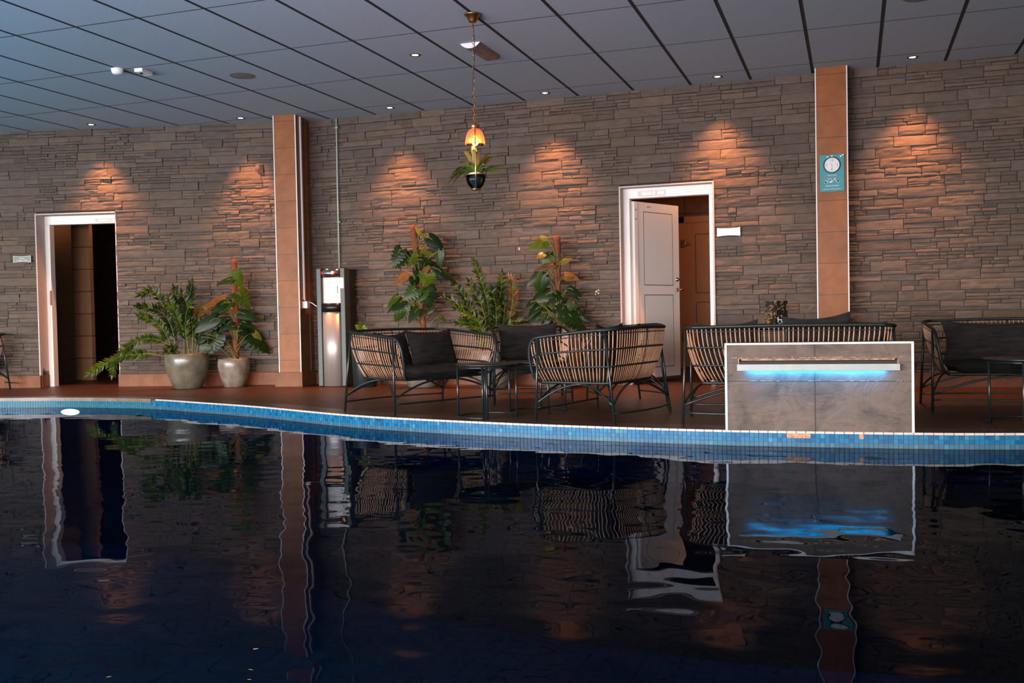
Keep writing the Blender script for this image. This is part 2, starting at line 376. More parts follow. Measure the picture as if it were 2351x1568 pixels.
# ------------------------------------------------------------------ stone walls
def wall_block(u0, u1, z1, openings, y0, y1, mb, mi=0):
    """solid wall around rectangular openings (u0,u1,ztop)"""
    us = u0
    for (a, b, zt) in sorted(openings):
        mb.box(us, a, y0, y1, 0, z1, mi); mb.box(a, b, y0, y1, zt, z1, mi); us = b
    mb.box(us, u1, y0, y1, 0, z1, mi)
def stone_wall(mb, u0, u1, z0, z1, openings, seed, mi=1):
    rnd = random.Random(seed)
    def stone(a, b, c, d):
        g = 0.0025
        a, b, c, d = a + g, b - g, c + g, d - g
        if b - a < 0.02 or d - c < 0.008: return
        prot = rnd.uniform(0.014, 0.027); tx = rnd.uniform(-0.004, 0.004); tz = rnd.uniform(-0.004, 0.004)
        rough = rnd.random(); amp = 0.003 if rough < 0.6 else 0.008
        nu = max(3, min(16, int((b - a) / 0.028))); nv = 4
        L = rnd.uniform(0.80, 1.15); warm = rnd.uniform(-1, 1)
        col = (0.100 * L * (1 + 0.05 * warm), 0.074 * L, 0.059 * L * (1 - 0.06 * warm))
        sx, sz = rnd.uniform(0, 50), rnd.uniform(0, 50)
        vs = []
        for j in range(nv + 1):
            for i in range(nu + 1):
                fu, fv = i / nu, j / nv
                u = a + (b - a) * fu; z = c + (d - c) * fv
                h = noise.fractal(Vector((u * 5 + sx, z * 24 + sz, 0)), 0.8, 2.1, 3)
                y = prot + tx * (fu - .5) * 2 + tz * (fv - .5) * 2 + amp * h
                if rough > 0.8: y += 0.006 * ((fv * 2.3 + 0.4 * noise.noise(Vector((u * 6 + sx, sz, 0)))) % 1.0)
                if i in (0, nu) or j in (0, nv): y -= 0.003
                vs.append((u, -max(y, 0.004), z))
        fs = [(j * (nu + 1) + i, j * (nu + 1) + i + 1, (j + 1) * (nu + 1) + i + 1, (j + 1) * (nu + 1) + i) for j in range(nv) for i in range(nu)]
        rim = [i for i in range(nu + 1)] + [(j) * (nu + 1) + nu for j in range(1, nv + 1)] + [nv * (nu + 1) + i for i in range(nu - 1, -1, -1)] + [j * (nu + 1) for j in range(nv - 1, 0, -1)]
        o = len(vs); R = len(rim)
        vs += [(vs[i][0], 0.002, vs[i][2]) for i in rim]
        fs += [(rim[(k + 1) % R], rim[k], o + k, o + (k + 1) % R) for k in range(R)]
        mb.add(vs, fs, mi, col)
    def piece(a, b, c, d):
        r = rnd.random()
        if r < 0.40 or (d - c) < 0.06: stone(a, b, c, d)
        elif r < 0.80:
            m = c + (d - c) * rnd.choice((0.35, 0.5, 0.62))
            for (p, q) in ((c, m), (m, d)):
                if rnd.random() < 0.45: stone(a, b, p, q)
                else:
                    k = a + (b - a) * rnd.uniform(0.3, 0.7); stone(a, k, p, q); stone(k, b, p, q)
        else:
            m1 = c + (d - c) * 0.34; m2 = c + (d - c) * 0.68
            for (p, q) in ((c, m1), (m1, m2), (m2, d)):
                k = a + (b - a) * rnd.uniform(0.25, 0.75); stone(a, k, p, q); stone(k, b, p, q)
    z = z0; rows = max(1, round((z1 - z0) / 0.098)); h = (z1 - z0) / rows
    for r in range(rows):
        c, d = z0 + r * h, z0 + (r + 1) * h
        spans = [(u0, u1)]
        for (oa, ob, zt) in openings:
            if c < zt - 0.03:
                ns = []
                for (a, b) in spans:
                    if ob <= a or oa >= b: ns.append((a, b))
                    else:
                        if oa > a: ns.append((a, oa))
                        if ob < b: ns.append((ob, b))
                spans = ns
        for (a, b) in spans:
            u = a
            while u < b - 0.001:
                w = rnd.uniform(0.22, 0.52)
                if b - (u + w) < 0.14: w = b - u
                cc = c
                # above a lintel the first course is trimmed to the opening's head
                for (oa, ob, zt) in openings:
                    if c < zt and d > zt and u < ob and u + w > oa: cc = zt
                piece(u, u + w, cc, d); u += w
LROT = math.atan(0.2426); LORG = (1.2, -0.13, 0.0)
DOOR2 = (5.238, 6.207, 2.092); DOOR1 = (-3.058, -2.065, 2.092)
mb = MB()
wall_block(1.25, 14.0, CEIL + 0.1, [DOOR2], 0.02, 0.22, mb, 0)
mb2 = MB(); stone_wall(mb2, 1.3, 10.6, 0.135, CEIL + 0.02, [DOOR2], 11)
mb.add([(x, y + 0.02, z) for x, y, z in mb2.v], mb2.f, 1); mb.c[-len(mb2.v):] = mb2.c
struct(mb.build('wall_back', ['mortar', 'stone']), 'grey stacked ledge stone wall behind the sofas', 'wall')
mb = MB()
wall_block(-8.5, 0.25, CEIL + 0.1, [DOOR1], 0.02, 0.27, mb, 0)
mb2 = MB(); stone_wall(mb2, -5.2, 0.02, 0.15, CEIL + 0.02, [DOOR1], 23)
mb.add([(x, y + 0.02, z) for x, y, z in mb2.v], mb2.f, 1); mb.c[-len(mb2.v):] = mb2.c
struct(mb.build('wall_left_back', ['mortar', 'stone'], loc=LORG, rotz=LROT), 'angled grey ledge stone wall left of the brown pillar', 'wall')
chips = MB(); rc = random.Random(6)
for (cx, cz) in ((4.965, 1.005), (4.985, 0.985), (4.955, 0.975), (4.99, 1.02), (4.10, 1.50), (4.105, 1.485)):
    r_ = rc.uniform(0.006, 0.016); ring = [(cx + r_ * rc.uniform(.5, 1.2) * math.cos(q), -0.022, cz + r_ * rc.uniform(.5, 1.2) * math.sin(q)) for q in np.linspace(0, 2 * PI, 9)[:-1]]
    chips.add(ring + [(x, 0.0, z) for x, _, z in ring], [tuple(range(7, -1, -1))] + [(k_, (k_ + 1) % 8, 8 + (k_ + 1) % 8, 8 + k_) for k_ in range(8)])
chips.build('plaster_splash', 'plaster', bpy.data.objects['wall_back'])
# baseboards
mb = MB()
mb.box(1.3, DOOR2[0] - 0.0, -0.035, 0.02, 0, 0.135); mb.box(DOOR2[1], 11, -0.035, 0.02, 0, 0.135)
struct(mb.build('baseboard_back', 'base_tile', bevel=0.003))
mb = MB()
mb.box(DOOR1[1], 0.03, -0.035, 0.02, 0, 0.15); mb.box(-5.5, DOOR1[0] + 0.005, -0.035, 0.02, 0, 0.15)
mb.box(DOOR1[0] - 0.03, DOOR1[0] + 0.012, 0.0, 0.17, 0, 0.15)
struct(mb.build('baseboard_left', 'base_tile', loc=LORG, rotz=LROT, bevel=0.003))

# ------------------------------------------------------------------ pool edge curve
EDGE = [(-7, -4.4), (-5, -3.6), (-3, -2.85), (-0.903, -2.293), (0.087, -2.133), (0.95, -2.19), (1.6, -2.40), (2.59, -2.765), (3.756, -3.30), (4.608, -3.541), (5.676, -3.742), (6.773, -3.838), (7.894, -3.79), (8.514, -3.70), (10, -3.4), (12, -2.7), (14, -1.8)]
ep = resample(catmull([(x, y, 0) for x, y in EDGE], 20), 0.04)
ex = np.array([p.x for p in ep]); ey = np.array([p.y for p in ep])
def edge_y(x): return float(np.interp(x, ex, ey))
enrm = []
for i in range(len(ep)):
    t = (ep[min(i + 1, len(ep) - 1)] - ep[max(i - 1, 0)]).normalized(); enrm.append(Vector((-t.y, t.x, 0)))
WATER = -0.098
XJ = 0.952
# floor with small mosaic border along the edge
mb = MB()
xs = [p.x for p in ep]
for i in range(len(ep) - 1):
    a, b = ep[i], ep[i + 1]; a2 = a + enrm[i] * 0.27; b2 = b + enrm[i + 1] * 0.27
    mb.add([(a.x, a.y, 0), (b.x, b.y, 0), (b2.x, b2.y, 0), (a2.x, a2.y, 0)], [(0, 1, 2, 3)], 1)
    mb.add([(a2.x, a2.y, 0), (b2.x, b2.y, 0), (b2.x, 4.2, 0), (a2.x, 4.2, 0)], [(0, 1, 2, 3)], 0)
struct(mb.build('floor', ['floor', 'deck_band']), 'brown slate tiled pool deck', 'floor')

# pool side: grout backing, real mosaic tiles, pale edge line and missing patches
pitch = 0.0287
tp = resample(ep, pitch)
mb = MB()
for i in range(len(ep) - 1):
    a, b = ep[i], ep[i + 1]
    mb.add([(a.x, a.y, 0), (b.x, b.y, 0), (b.x, b.y, -1.5), (a.x, a.y, -1.5)], [(0, 1, 2, 3)], 0)
rnd = random.Random(3)
def tnorm(i):
    t = (tp[min(i + 1, len(tp) - 1)] - tp[max(i - 1, 0)]).normalized(); return Vector((t.y, -t.x, 0)), t
for i in range(len(tp) - 1):
    p, q = tp[i], tp[i + 1]; n, t = tnorm(i)
    if p.x < -4 or p.x > 11: continue
    cop = p.x < XJ
    ztop = -0.034 if cop else -0.012
    a = p + t * 0.0018 + n * 0.003; b = q - t * 0.0018 + n * 0.003
    for r in range(12):
        z1 = ztop - r * pitch; z0 = z1 - pitch + 0.0032
        gone = (r == 0 and (7.14 < p.x < 7.275 or 7.565 < p.x < 7.58 or 7.70 < p.x < 7.715))
        if gone:
            aa = a - n * 0.002 - t * 0.0018; bb = b - n * 0.002 + t * 0.0018
            mb.add([(aa.x, aa.y, z0 - 0.003), (bb.x, bb.y, z0 - 0.003), (bb.x, bb.y, z1 + 0.003), (aa.x, aa.y, z1 + 0.003)], [(0, 1, 2, 3)], 3); continue
        v = rnd.uniform(0.82, 1.14); w = rnd.random()
        col = (0.005 * v, 0.115 * v, 0.25 * v) if w < 0.6 else ((0.003 * v, 0.08 * v, 0.21 * v) if w < 0.93 else (0.02 * v, 0.17 * v, 0.28 * v))
        if cop: col = (0.006 * v, 0.13 * v, 0.22 * v)
        if r == (1 if cop else 2): col = tuple(0.45 * c + 0.55 * g for c, g in zip(col, (0.06, 0.10, 0.11)))
        mb.add([(a.x, a.y, z0), (b.x, b.y, z0), (b.x, b.y, z1), (a.x, a.y, z1)], [(0, 1, 2, 3)], 1, col)
    if not cop and i % 2 == 0 and i + 2 < len(tp):
        q2 = tp[i + 2]; a = p + t * 0.002; b = q2 - t * 0.002
        o1, o2 = n * 0.005, n * -0.012
        vs = [a + o1, b + o1, b + o2, a + o2]
        v4 = [(w.x, w.y, -0.0105) for w in vs] + [(w.x, w.y, 0.003) for w in vs]
        mb.add(v4, [(0, 1, 5, 4), (4, 5, 6, 7), (1, 2, 6, 5), (3, 0, 4, 7), (2, 3, 7, 6)], 2)
struct(mb.build('pool_wall', ['grout', 'mosaic', 'edge_white', 'chip']), 'curved blue mosaic pool wall at the waterline', 'pool wall')
# coping slabs on the left
mb = MB(); cu = [p for p in ep if p.x < XJ + 0.02]; n0 = len(cu); k0 = 0
while k0 < n0 - 1:
    k1 = min(k0 + 15, n0 - 1)
    L = []
    for j in range(k0, k1 + 1):
        p = cu[j].copy(); nn = enrm[j]
        if j == k0: p += (cu[j + 1] - cu[j]) * 0.05
        L.append((p - nn * 0.012, p + nn * 0.17))
    vs = []
    for (o, i_) in L: vs += [(o.x, o.y, -0.030), (o.x, o.y, 0.006), (i_.x, i_.y, 0.006)]
    fs = []
    for j in range(len(L) - 1): fs += [(3 * j, 3 * j + 3, 3 * j + 4, 3 * j + 1), (3 * j + 1, 3 * j + 4, 3 * j + 5, 3 * j + 2)]
    fs += [(0, 1, 2), (3 * len(L) - 3, 3 * len(L) - 1, 3 * len(L) - 2)]
    mb.add(vs, fs); k0 = k1
struct(mb.build('trim_1', 'coping'), 'smooth pale coping slabs along the left pool edge', 'coping')
# basin
mb = MB()
for i in range(len(ep) - 1):
    a, b = ep[i], ep[i + 1]
    mb.add([(a.x, a.y, -1.5), (b.x, b.y, -1.5), (b.x, -9.55, -1.5), (a.x, -9.55, -1.5)], [(0, 3, 2, 1)], 0)
mb.box(-7, 14, -9.75, -9.55, -1.5, -0.02)
struct(mb.build('pool_basin', 'basin'), 'dark blue pool floor under the water', 'pool')
# water with real ripples
X = np.concatenate([np.linspace(-6.9, -2.6, 60), np.linspace(-2.58, 9.2, 780), np.linspace(9.25, 13.8, 60)]); nx, ny = len(X), 480; rngw = np.random.default_rng(5)
EYx = np.interp(X, ex, ey) + 0.0005
T = np.linspace(0, 1, ny)[:, None]
XX = np.repeat(X[None, :], ny, 0); YY = EYx[None, :] * (1 - T) + (-9.55) * T
H = np.zeros_like(XX)
for k in range(34):
    lam = 10 ** rngw.uniform(math.log10(0.22), math.log10(2.2)); th = rngw.normal(PI / 2 + 0.25, 0.75)
    kx, ky = math.cos(th) * 2 * PI / lam, math.sin(th) * 2 * PI / lam
    H += (0.0060 / math.sqrt(34) * math.sqrt(2)) * lam / (2 * PI) * (lam / 0.9) ** 0.25 * np.sin(kx * XX + ky * YY + rngw.uniform(0, 6.28))
for k in range(30):
    lam = rngw.uniform(0.09, 0.28); th = rngw.uniform(0, PI); kx, ky = math.cos(th) * 2 * PI / lam, math.sin(th) * 2 * PI / lam
    H += (0.0042 / math.sqrt(30) * math.sqrt(2)) * lam / (2 * PI) * np.sin(kx * XX + ky * YY + rngw.uniform(0, 6.28))
calm = 0.45 + 0.75 / (1 + np.exp(-(-YY - 4.6) * 1.6)) + 0.25 * np.exp(-((XX - 6.8) ** 2) / 2.5)
ZZ = WATER + H * calm
vv = np.stack([XX, YY, ZZ], -1).reshape(-1, 3)
idx = np.arange(nx * ny).reshape(ny, nx)
ff = np.stack([idx[1:, :-1], idx[1:, 1:], idx[:-1, 1:], idx[:-1, :-1]], -1).reshape(-1, 4)
me = bpy.data.meshes.new('pool_water'); me.vertices.add(len(vv)); me.vertices.foreach_set('co', vv.ravel())
me.loops.add(ff.size); me.loops.foreach_set('vertex_index', ff.ravel().astype(np.int32))
me.polygons.add(len(ff)); me.polygons.foreach_set('loop_start', np.arange(0, ff.size, 4, dtype=np.int32))
me.update(calc_edges=True); me.validate(); me.polygons.foreach_set('use_smooth', [True] * len(ff))
me.materials.append(M['water'])
wo = bpy.data.objects.new('pool_water', me); COL.objects.link(wo)
struct(wo, 'dark rippled pool water', 'water'); wo['kind'] = 'stuff'

# ------------------------------------------------------------------ ceiling
mb = MB()
mb.box(-7.2, 14.2, -14.2, 0.3, CEIL + 0.003, CEIL + 0.05, 1)
gx, gy = 0.015, 0.0075
rows = [0.3, -0.4246] + [-(0.4246 + 1.19017 * k) for k in range(1, 12)]
for c in range(-12, 24):
    for a, b in zip(rows, rows[1:]):
        x0, x1 = 0.6 * c + gx, 0.6 * (c + 1) - gx
        mb.add([(x0, b + gy, CEIL), (x0, a - gy, CEIL), (x1, a - gy, CEIL), (x1, b + gy, CEIL), (x0, b + gy, CEIL + 0.004), (x0, a - gy, CEIL + 0.004), (x1, a - gy, CEIL + 0.004), (x1, b + gy, CEIL + 0.004)], [(0, 1, 2, 3)], 0); o8 = len(mb.v) - 8; mb.f += [tuple(o8 + q for q in f) for f in ((0, 4, 5, 1), (1, 5, 6, 2), (2, 6, 7, 3), (3, 7, 4, 0))]; mb.m += [1] * 4
struct(mb.build('ceiling', ['ceiling', 'dark_gap']), 'grey suspended panel ceiling with dark joints', 'ceiling')
# rest of the hall shell, behind and beside the camera
mb = MB(); mb.box(-7.4, -7.1, -14.2, 0, -0.1, CEIL + 0.05); struct(mb.build('wall_left', 'plain_wall'), 'plain side wall at the far left', 'wall')
mb = MB(); mb.box(14.0, 14.3, -14.2, 0.2, -0.1, CEIL + 0.05); struct(mb.build('wall_right', 'plain_wall'), 'plain side wall at the far right', 'wall')
mb = MB(); mb.box(-7.2, 14.2, -14.2, -9.6, -0.15, 0.0); struct(mb.build('floor_front', 'floor'), 'brown tiled deck on the near side of the pool', 'floor')
mb = MB()
mb.box(-7.2, 14.2, -14.2, -14.0, 0, 0.35); mb.box(-7.2, 14.2, -14.2, -14.0, 2.65, CEIL + 0.05)
wx = [-6.6 + 2.95 * k for k in range(8)]
for x in wx: mb.box(x - 0.35, x + 0.35, -14.2, -14.0, 0.35, 2.65)
struct(mb.build('wall_front', 'plain_wall'), 'wall with big windows on the near side of the hall', 'wall')
for k in range(7):
    a, b = wx[k] + 0.35, wx[k + 1] - 0.35; m2 = MB()
    m2.box(a, b, -14.13, -14.07, 0.35, 0.41); m2.box(a, b, -14.13, -14.07, 2.59, 2.65)
    m2.box(a, a + 0.06, -14.13, -14.07, 0.41, 2.59); m2.box(b - 0.06, b, -14.13, -14.07, 0.41, 2.59)
    m2.box((a + b) / 2 - 0.03, (a + b) / 2 + 0.03, -14.13, -14.07, 0.41, 2.59)
    o = struct(m2.build('window_%d' % (k + 1), 'white_paint'))
    L = bpy.data.lights.new('window_daylight', 'AREA'); L.shape = 'RECTANGLE'; L.size = b - a - 0.1; L.size_y = 2.2
    L.color = (1.0, 0.94, 0.89) if k < 3 else (1.0, 0.92, 0.85); L.energy = (1050, 1050, 980, 800, 560, 360, 200)[k]
    lo = bpy.data.objects.new('window_daylight', L); COL.objects.link(lo); lo.parent = o
    lo.location = ((a + b) / 2, -14.04, 1.5); lo.rotation_euler = (PI / 2 + 0.05, 0, 0)

mb = MB(); mb.box(-7.2, 14.2, -10.95, -10.65, 1.68, CEIL + 0.02); struct(mb.build('light_blocker', 'plain_wall'), 'unseen light blocker added across the near side of the hall', 'beam')  # unseen block added to keep window light off the upper stone wall
def fill(label, loc, length, rz, elev, col, e):  # unseen coloured lamps added to brighten and tint the ceiling
    t = struct(bpy.data.objects.new('floor_fill', None), label, 'fill'); COL.objects.link(t); t.location = loc; t.rotation_euler = (0, 0, rz)
    m2 = MB(); m2.box(-length / 2, length / 2, -0.12, 0.10, 0.0, 0.30); m2.build('housing', 'white_metal', t, bevel=0.01)
    L = bpy.data.lights.new('fill_glow', 'AREA'); L.shape = 'RECTANGLE'; L.size = length; L.size_y = 0.10; L.color = col; L.energy = e; L.spread = math.radians(95)
    lo = bpy.data.objects.new('fill_glow', L); COL.objects.link(lo); lo.parent = t; lo.location = (0, 0.0, 0.33); lo.rotation_euler = (PI / 2 + elev, 0, 0)
fill('cyan floor uplight added unseen on the near deck to tint the ceiling', (-1.5, -10.45, 0), 5.0, 0.0, 0.95, (0.05, 0.60, 1.0), 330)
fill('lavender floor uplight added unseen on the near deck to tint the ceiling', (4.2, -10.50, 0), 3.0, -0.1, 0.60, (0.80, 0.74, 1.0), 170)
fill('cyan floor uplight added unseen along the far left side wall to tint the ceiling', (-6.9, -7.0, 0), 5.0, -PI / 2, 0.95, (0.04, 0.62, 1.0), 300)
# ------------------------------------------------------------------ pillars
def pillar(name, w, d, loc, rotz, plinth, label):
    mb = MB()
    mb.box(0, w, 0, d, 0, CEIL + 0.015, 0)
    o = struct(mb.build(name, 'terracotta', loc=loc, rotz=rotz), label, 'pillar')
    for x in (0.0, w):
        m2 = MB(); m2.box(x - 0.005, x + 0.005, -0.005, 0.010, plinth[2], CEIL - 0.002); m2.build('corner_strip', 'white_metal', o)
    m2 = MB()
    for (x, y) in ((0, 0), (0, d), (w, 0), (w, d)): pass
    if plinth[0] > 0:
        m2.box(-plinth[0], w + plinth[0], -plinth[1], d, 0, plinth[2])
        m2.build('plinth', 'base_tile', o, bevel=0.003)
    return o
PR = math.radians(9)
pl = pillar('wall_pillar_left', 0.262, 0.50, (1.315, -0.455, 0), PR, (0.035, 0.06, 0.165), 'brown tiled pillar beside the water dispenser')
pr = pillar('wall_pillar_right', 0.288, 0.22, (7.228, -0.224, 0), 0.0, (0, 0, 0.0), 'brown tiled pillar with the teal clock board')
# far edge strip on left pillar's side
m2 = MB(); m2.box(0.262 - 0.004, 0.262 + 0.006, 0.30, 0.306, 0.16, CEIL - 0.002); m2.build('corner_strip', 'sign_grey', pl)
# cable duct + socket box on the pillar's side
du = empty('cable_duct', 'white cable duct running down the side of the left brown pillar to a socket box', 'cable duct', (1.315, -0.455, 0), PR)
m2 = MB(); m2.box(0.263, 0.283, 0.108, 0.138, 0.995, CEIL - 0.002); m2.build('duct', 'plastic', du, bevel=0.003)
m2 = MB(); m2.box(0.263, 0.325, 0.075, 0.160, 0.895, 0.975); m2.build('socket_box', 'plastic', du, bevel=0.006)
m2 = MB(); m2.tube(catmull([(0.325, 0.15, 0.965), (0.36, 0.155, 0.95), (0.40, 0.16, 0.92), (0.46, 0.20, 0.90)], 6), 0.006, 6); m2.build('plug_lead', 'plastic', du, True)
m2 = MB(); m2.tube([(0.273, 0.123, 0.998), (0.285, 0.128, 0.972)], 0.006, 6); m2.build('duct_lead', 'plastic', du, True)
# thin pipe
pp = empty('wall_pipe', 'thin pale pipe with green clips down the stone wall above the water dispenser', 'pipe', (1.885, -0.03, 0), 0)
m2 = MB(); m2.tube([(0, 0, 1.30), (0.0, 0, 2.2), (0.006, 0, CEIL - 0.002)], 0.009, 8); m2.build('pipe', 'pipe', pp, True)
for z in (1.895, 2.99):
    m2 = MB(); m2.box(-0.012, 0.03, -0.014, 0.014, z - 0.011, z + 0.011); m2.build('clip', 'green_clip', pp, bevel=0.003)

# ------------------------------------------------------------------ door 2 (white, right)
d2 = bpy.data.objects.new('door_2', None); COL.objects.link(d2); struct(d2, 'white doorway with a panelled leaf standing open into an orange lit room', 'door')
a, b, h = DOOR2
mb = MB()
mb.box(a - 0.012, a + 0.004, -0.028, 0.12, 0, h + 0.006); mb.box(b - 0.006, b + 0.012, -0.028, 0.12, 0, h + 0.006); mb.box(a - 0.012, b + 0.012, -0.028, 0.12, h - 0.004, h + 0.012)
mb.build('reveal', 'plaster', d2, bevel=0.003)
mb = MB()
mb.box(a + 0.004, 5.312, 0.10, 0.20, 0, 1.985); mb.box(6.150, b - 0.006, 0.10, 0.20, 0, 1.985); mb.box(a + 0.004, b - 0.006, 0.10, 0.20, 1.985, h - 0.004)
mb.build('door_frame', 'white_paint', d2, bevel=0.003)
def sticker(par, x0, x1, y, z0, z1):
    m = MB(); m.box(x0, x1, y - 0.003, y, z0, z1); s = m.build('notice_strip', 'sticker_pink', par)
    w = x1 - x0
    for (p, q) in ((0.13, 0.50), (0.70, 0.95)):
        m = MB(); m.box(x0 + w * p, x0 + w * q, y - 0.0045, y - 0.003, z0 + 0.012, z1 - 0.010); m.build('paper', 'white_paint', s)
    m = MB(); m.box(x0 + w * 0.54, x0 + w * 0.62, y - 0.0045, y - 0.003, z0 + 0.008, z1 - 0.006); m.build('symbol', 'white_paint', s)
sticker(d2, 5.405, 5.70, 0.10, 1.998, 2.058)
# leaf, hinged on the left jamb
lf = bpy.data.objects.new('door_leaf', None); COL.objects.link(lf); lf.parent = d2
lf.location = (5.322, 0.17, 0.035); lf.rotation_euler = (0, 0, math.atan2(0.73, 0.36))
LW, LH = 0.815, 1.93
mb = MB(); mb.box(0, LW, -0.02, 0.02, 0, LH); mb.build('leaf_slab', 'door_white', lf, bevel=0.003)
for (z0, z1) in ((0.13, 0.93), (1.03, 1.83)):
    mb = MB(); x0, x1 = 0.17, LW - 0.12
    mb.box(x0, x1, -0.0206, -0.019, z0, z1, 0); mb.box(x0 + 0.008, x1 - 0.008, -0.0214, -0.019, z0 + 0.008, z1 - 0.008, 1)
    mb.build('door_panel', ['door_groove', 'door_panel'], lf)
mb = MB(); mb.box(0.0, 0.055, -0.032, -0.02, 0.02, LH - 0.01); mb.build('hinge_strip', 'white_paint', lf)
mb = MB(); mb.lathe([(0.0, 0.0), (0.022, 0.0), (0.024, 0.008), (0.010, 0.012), (0.010, 0.03), (0, 0.03)], 16)
lk = mb.build('lock_cylinder', 'chrome', lf, True); lk.location = (LW - 0.05, -0.02, 1.10); lk.rotation_euler = (PI / 2, 0, 0)
mb = MB(); mb.lathe([(0.0, 0.0), (0.022, 0.0), (0.022, 0.008), (0.008, 0.010)], 16); mb.tube(catmull([(0, 0, 0.008), (0, 0, 0.045), (0.02, 0, 0.052), (0.11, 0, 0.052)], 6), 0.008, 8)
hd = mb.build('door_handle', 'dark_brass', lf, True); hd.location = (LW - 0.05, -0.02, 0.985); hd.rotation_euler = (PI / 2, 0, 0); hd.scale = (0.6, 1, 1)
mb = MB()
for (x, z) in ((0.028, LH - 0.09), (0.028, LH - 0.19), (0.235, LH - 0.05), (0.265, LH - 0.05)):
    mb.lathe([(0, 0), (0.007, 0), (0.007, 0.002), (0, 0.002)], 10, (x, z, 0.0))
so = mb.build('screw_hole', 'ink', lf); so.rotation_euler = (PI / 2, 0, 0); so.location = (0, -0.0325, 0)
mb = MB(); mb.box(0.0, LW, -0.03, 0.02, 0.0, 0.022); mb.build('bottom_seal', 'door_groove', lf)
# room behind door 2
def room(name, pts, mats):
    mb = MB()
    for (x0, x1, y0, y1, z0, z1, mi) in pts: mb.box(x0, x1, y0, y1, z0, z1, mi)
    return struct(mb.build(name, mats))
room('wall_room_right', [(3.4, 3.5, 0.3, 3.3, 0, 2.6, 0), (7.6, 7.7, 0.3, 3.3, 0, 2.6, 0), (3.4, 7.7, 3.2, 3.3, 0, 2.6, 0), (3.4, 7.7, 0.22, 3.3, 2.5, 2.6, 1)], ['room_tile', 'dark_gap'])
d3 = bpy.data.objects.new('door_3', None); COL.objects.link(d3); struct(d3, 'tan panelled door in the orange lit room behind the white doorway', 'door'); d3.location = (5.30, 3.20, 0)
mb = MB(); mb.box(0.0, 0.10, -0.05, 0, 0, 2.06); mb.box(0.92, 1.02, -0.05, 0, 0, 2.06); mb.box(0, 1.02, -0.05, 0, 1.97, 2.06); mb.build('door_frame', 'brown_door', d3, bevel=0.004)
mb = MB(); mb.box(0.10, 0.92, -0.03, 0, 0.02, 1.97); lf3 = mb.build('door_leaf', 'brown_door', d3)
for (z0, z1) in ((0.15, 0.90), (1.02, 1.82)):
    mb = MB(); mb.box(0.24, 0.80, -0.0312, -0.029, z0, z1, 0); mb.box(0.25, 0.79, -0.0325, -0.029, z0 + 0.01, z1 - 0.01, 1); mb.build('door_panel', ['door_groove', 'brown_door'], lf3)
for z in (0.45, 1.70):
    mb = MB(); mb.box(0.075, 0.115, -0.085, -0.05, z - 0.05, z + 0.05); mb.box(0.10, 0.20, -0.075, -0.05, z - 0.02, z + 0.02); mb.build('hinge', 'brass', d3)
def point(name, loc, col, e, r=0.06, parent=None):
    L = bpy.data.lights.new(name, 'POINT'); L.color = col; L.energy = e; L.shadow_soft_size = r
    o = bpy.data.objects.new(name, L); COL.objects.link(o); o.location = loc
    if parent: o.parent = parent
    return o
point('room_glow', (6.7, 1.6, 2.25), (1.0, 0.36, 0.10), 42)

# ------------------------------------------------------------------ door 1 (left doorway, no leaf)
d1 = bpy.data.objects.new('door_1', None); COL.objects.link(d1); struct(d1, 'left doorway with white frame leading into a dark brown tiled passage', 'door'); d1.location = LORG; d1.rotation_euler = (0, 0, LROT)
a, b, h = DOOR1
mb = MB()
mb.box(a - 0.012, a + 0.004, -0.022, 0.18, 0.15, h + 0.006); mb.box(b - 0.004, b + 0.01, 0.0, 0.18, 0, h + 0.006); mb.box(a - 0.012, b + 0.01, -0.022, 0.18, h - 0.004, h + 0.012)
mb.build('reveal', 'plaster', d1, bevel=0.003)
mb = MB()
mb.box(a + 0.004, a + 0.068, 0.16, 0.26, 0, 1.985); mb.box(b - 0.07, b - 0.004, 0.20, 0.26, 0, 1.985); mb.box(a + 0.004, b - 0.004, 0.16, 0.26, 1.985, h - 0.004)
mb.build('door_frame', 'white_paint', d1, bevel=0.003)
sticker(d1, -2.40, -2.10, 0.16, 1.998, 2.045)
mb = MB(); mb.box(a + 0.05, a + 0.069, 0.153, 0.16, 1.0, 1.18); mb.build('strike_plate', 'chrome', d1)
mb = MB()
rnds = random.Random(8)
for k in range(14):
    y = rnds.uniform(0.02, 0.14); mb.box(a + 0.004, a + 0.0052, y, y + rnds.uniform(0.015, 0.05), 0.15, 0.15 + rnds.uniform(0.02, 0.075) * (0.5 + rnds.random()))
mb.build('peeled_patch', 'coping', d1)
# passage behind door 1: wall tile darkened for shade, pier tile lightened for lamp light, far wall
mb = MB()
def wallseg(mb, p, q, z1, th, mi):
    d = Vector((q[0] - p[0], q[1] - p[1], 0)); L = d.length; ang = math.atan2(d.y, d.x)
    mt = Matrix.Translation((p[0], p[1], 0)) @ Matrix.Rotation(ang, 4, 'Z')
    mb.box(0, L, 0, th, 0, z1, mi, mt)
def wallobj(name, p, q, z1, th, mat):
    L = math.hypot(q[0] - p[0], q[1] - p[1]); m = MB(); m.box(0, L, 0, th, 0, z1)
    return struct(m.build(name, mat, loc=(p[0], p[1], 0), rotz=math.atan2(q[1] - p[1], q[0] - p[0])))
wallobj('wall_passage_near', (-1.93, -0.42), (-2.09, 0.04), 2.5, 0.06, 'room_tile_shaded')
wallobj('wall_passage_middle', (-2.40, -0.02), (-2.19, 0.42), 2.5, -0.06, 'room_tile_lit') if False else wallobj('wall_passage_middle', (-2.62, 0.36), (-2.165, 0.44), 2.5, 0.08, 'room_tile_lit')
wallobj('wall_passage_far', (-5.5, 2.75), (1.0, 2.75), 2.5, 0.1, 'room_tile_shaded')
wallobj('wall_passage_right', (0.6, 0.0), (0.6, 2.75), 2.5, 0.1, 'room_tile_shaded')
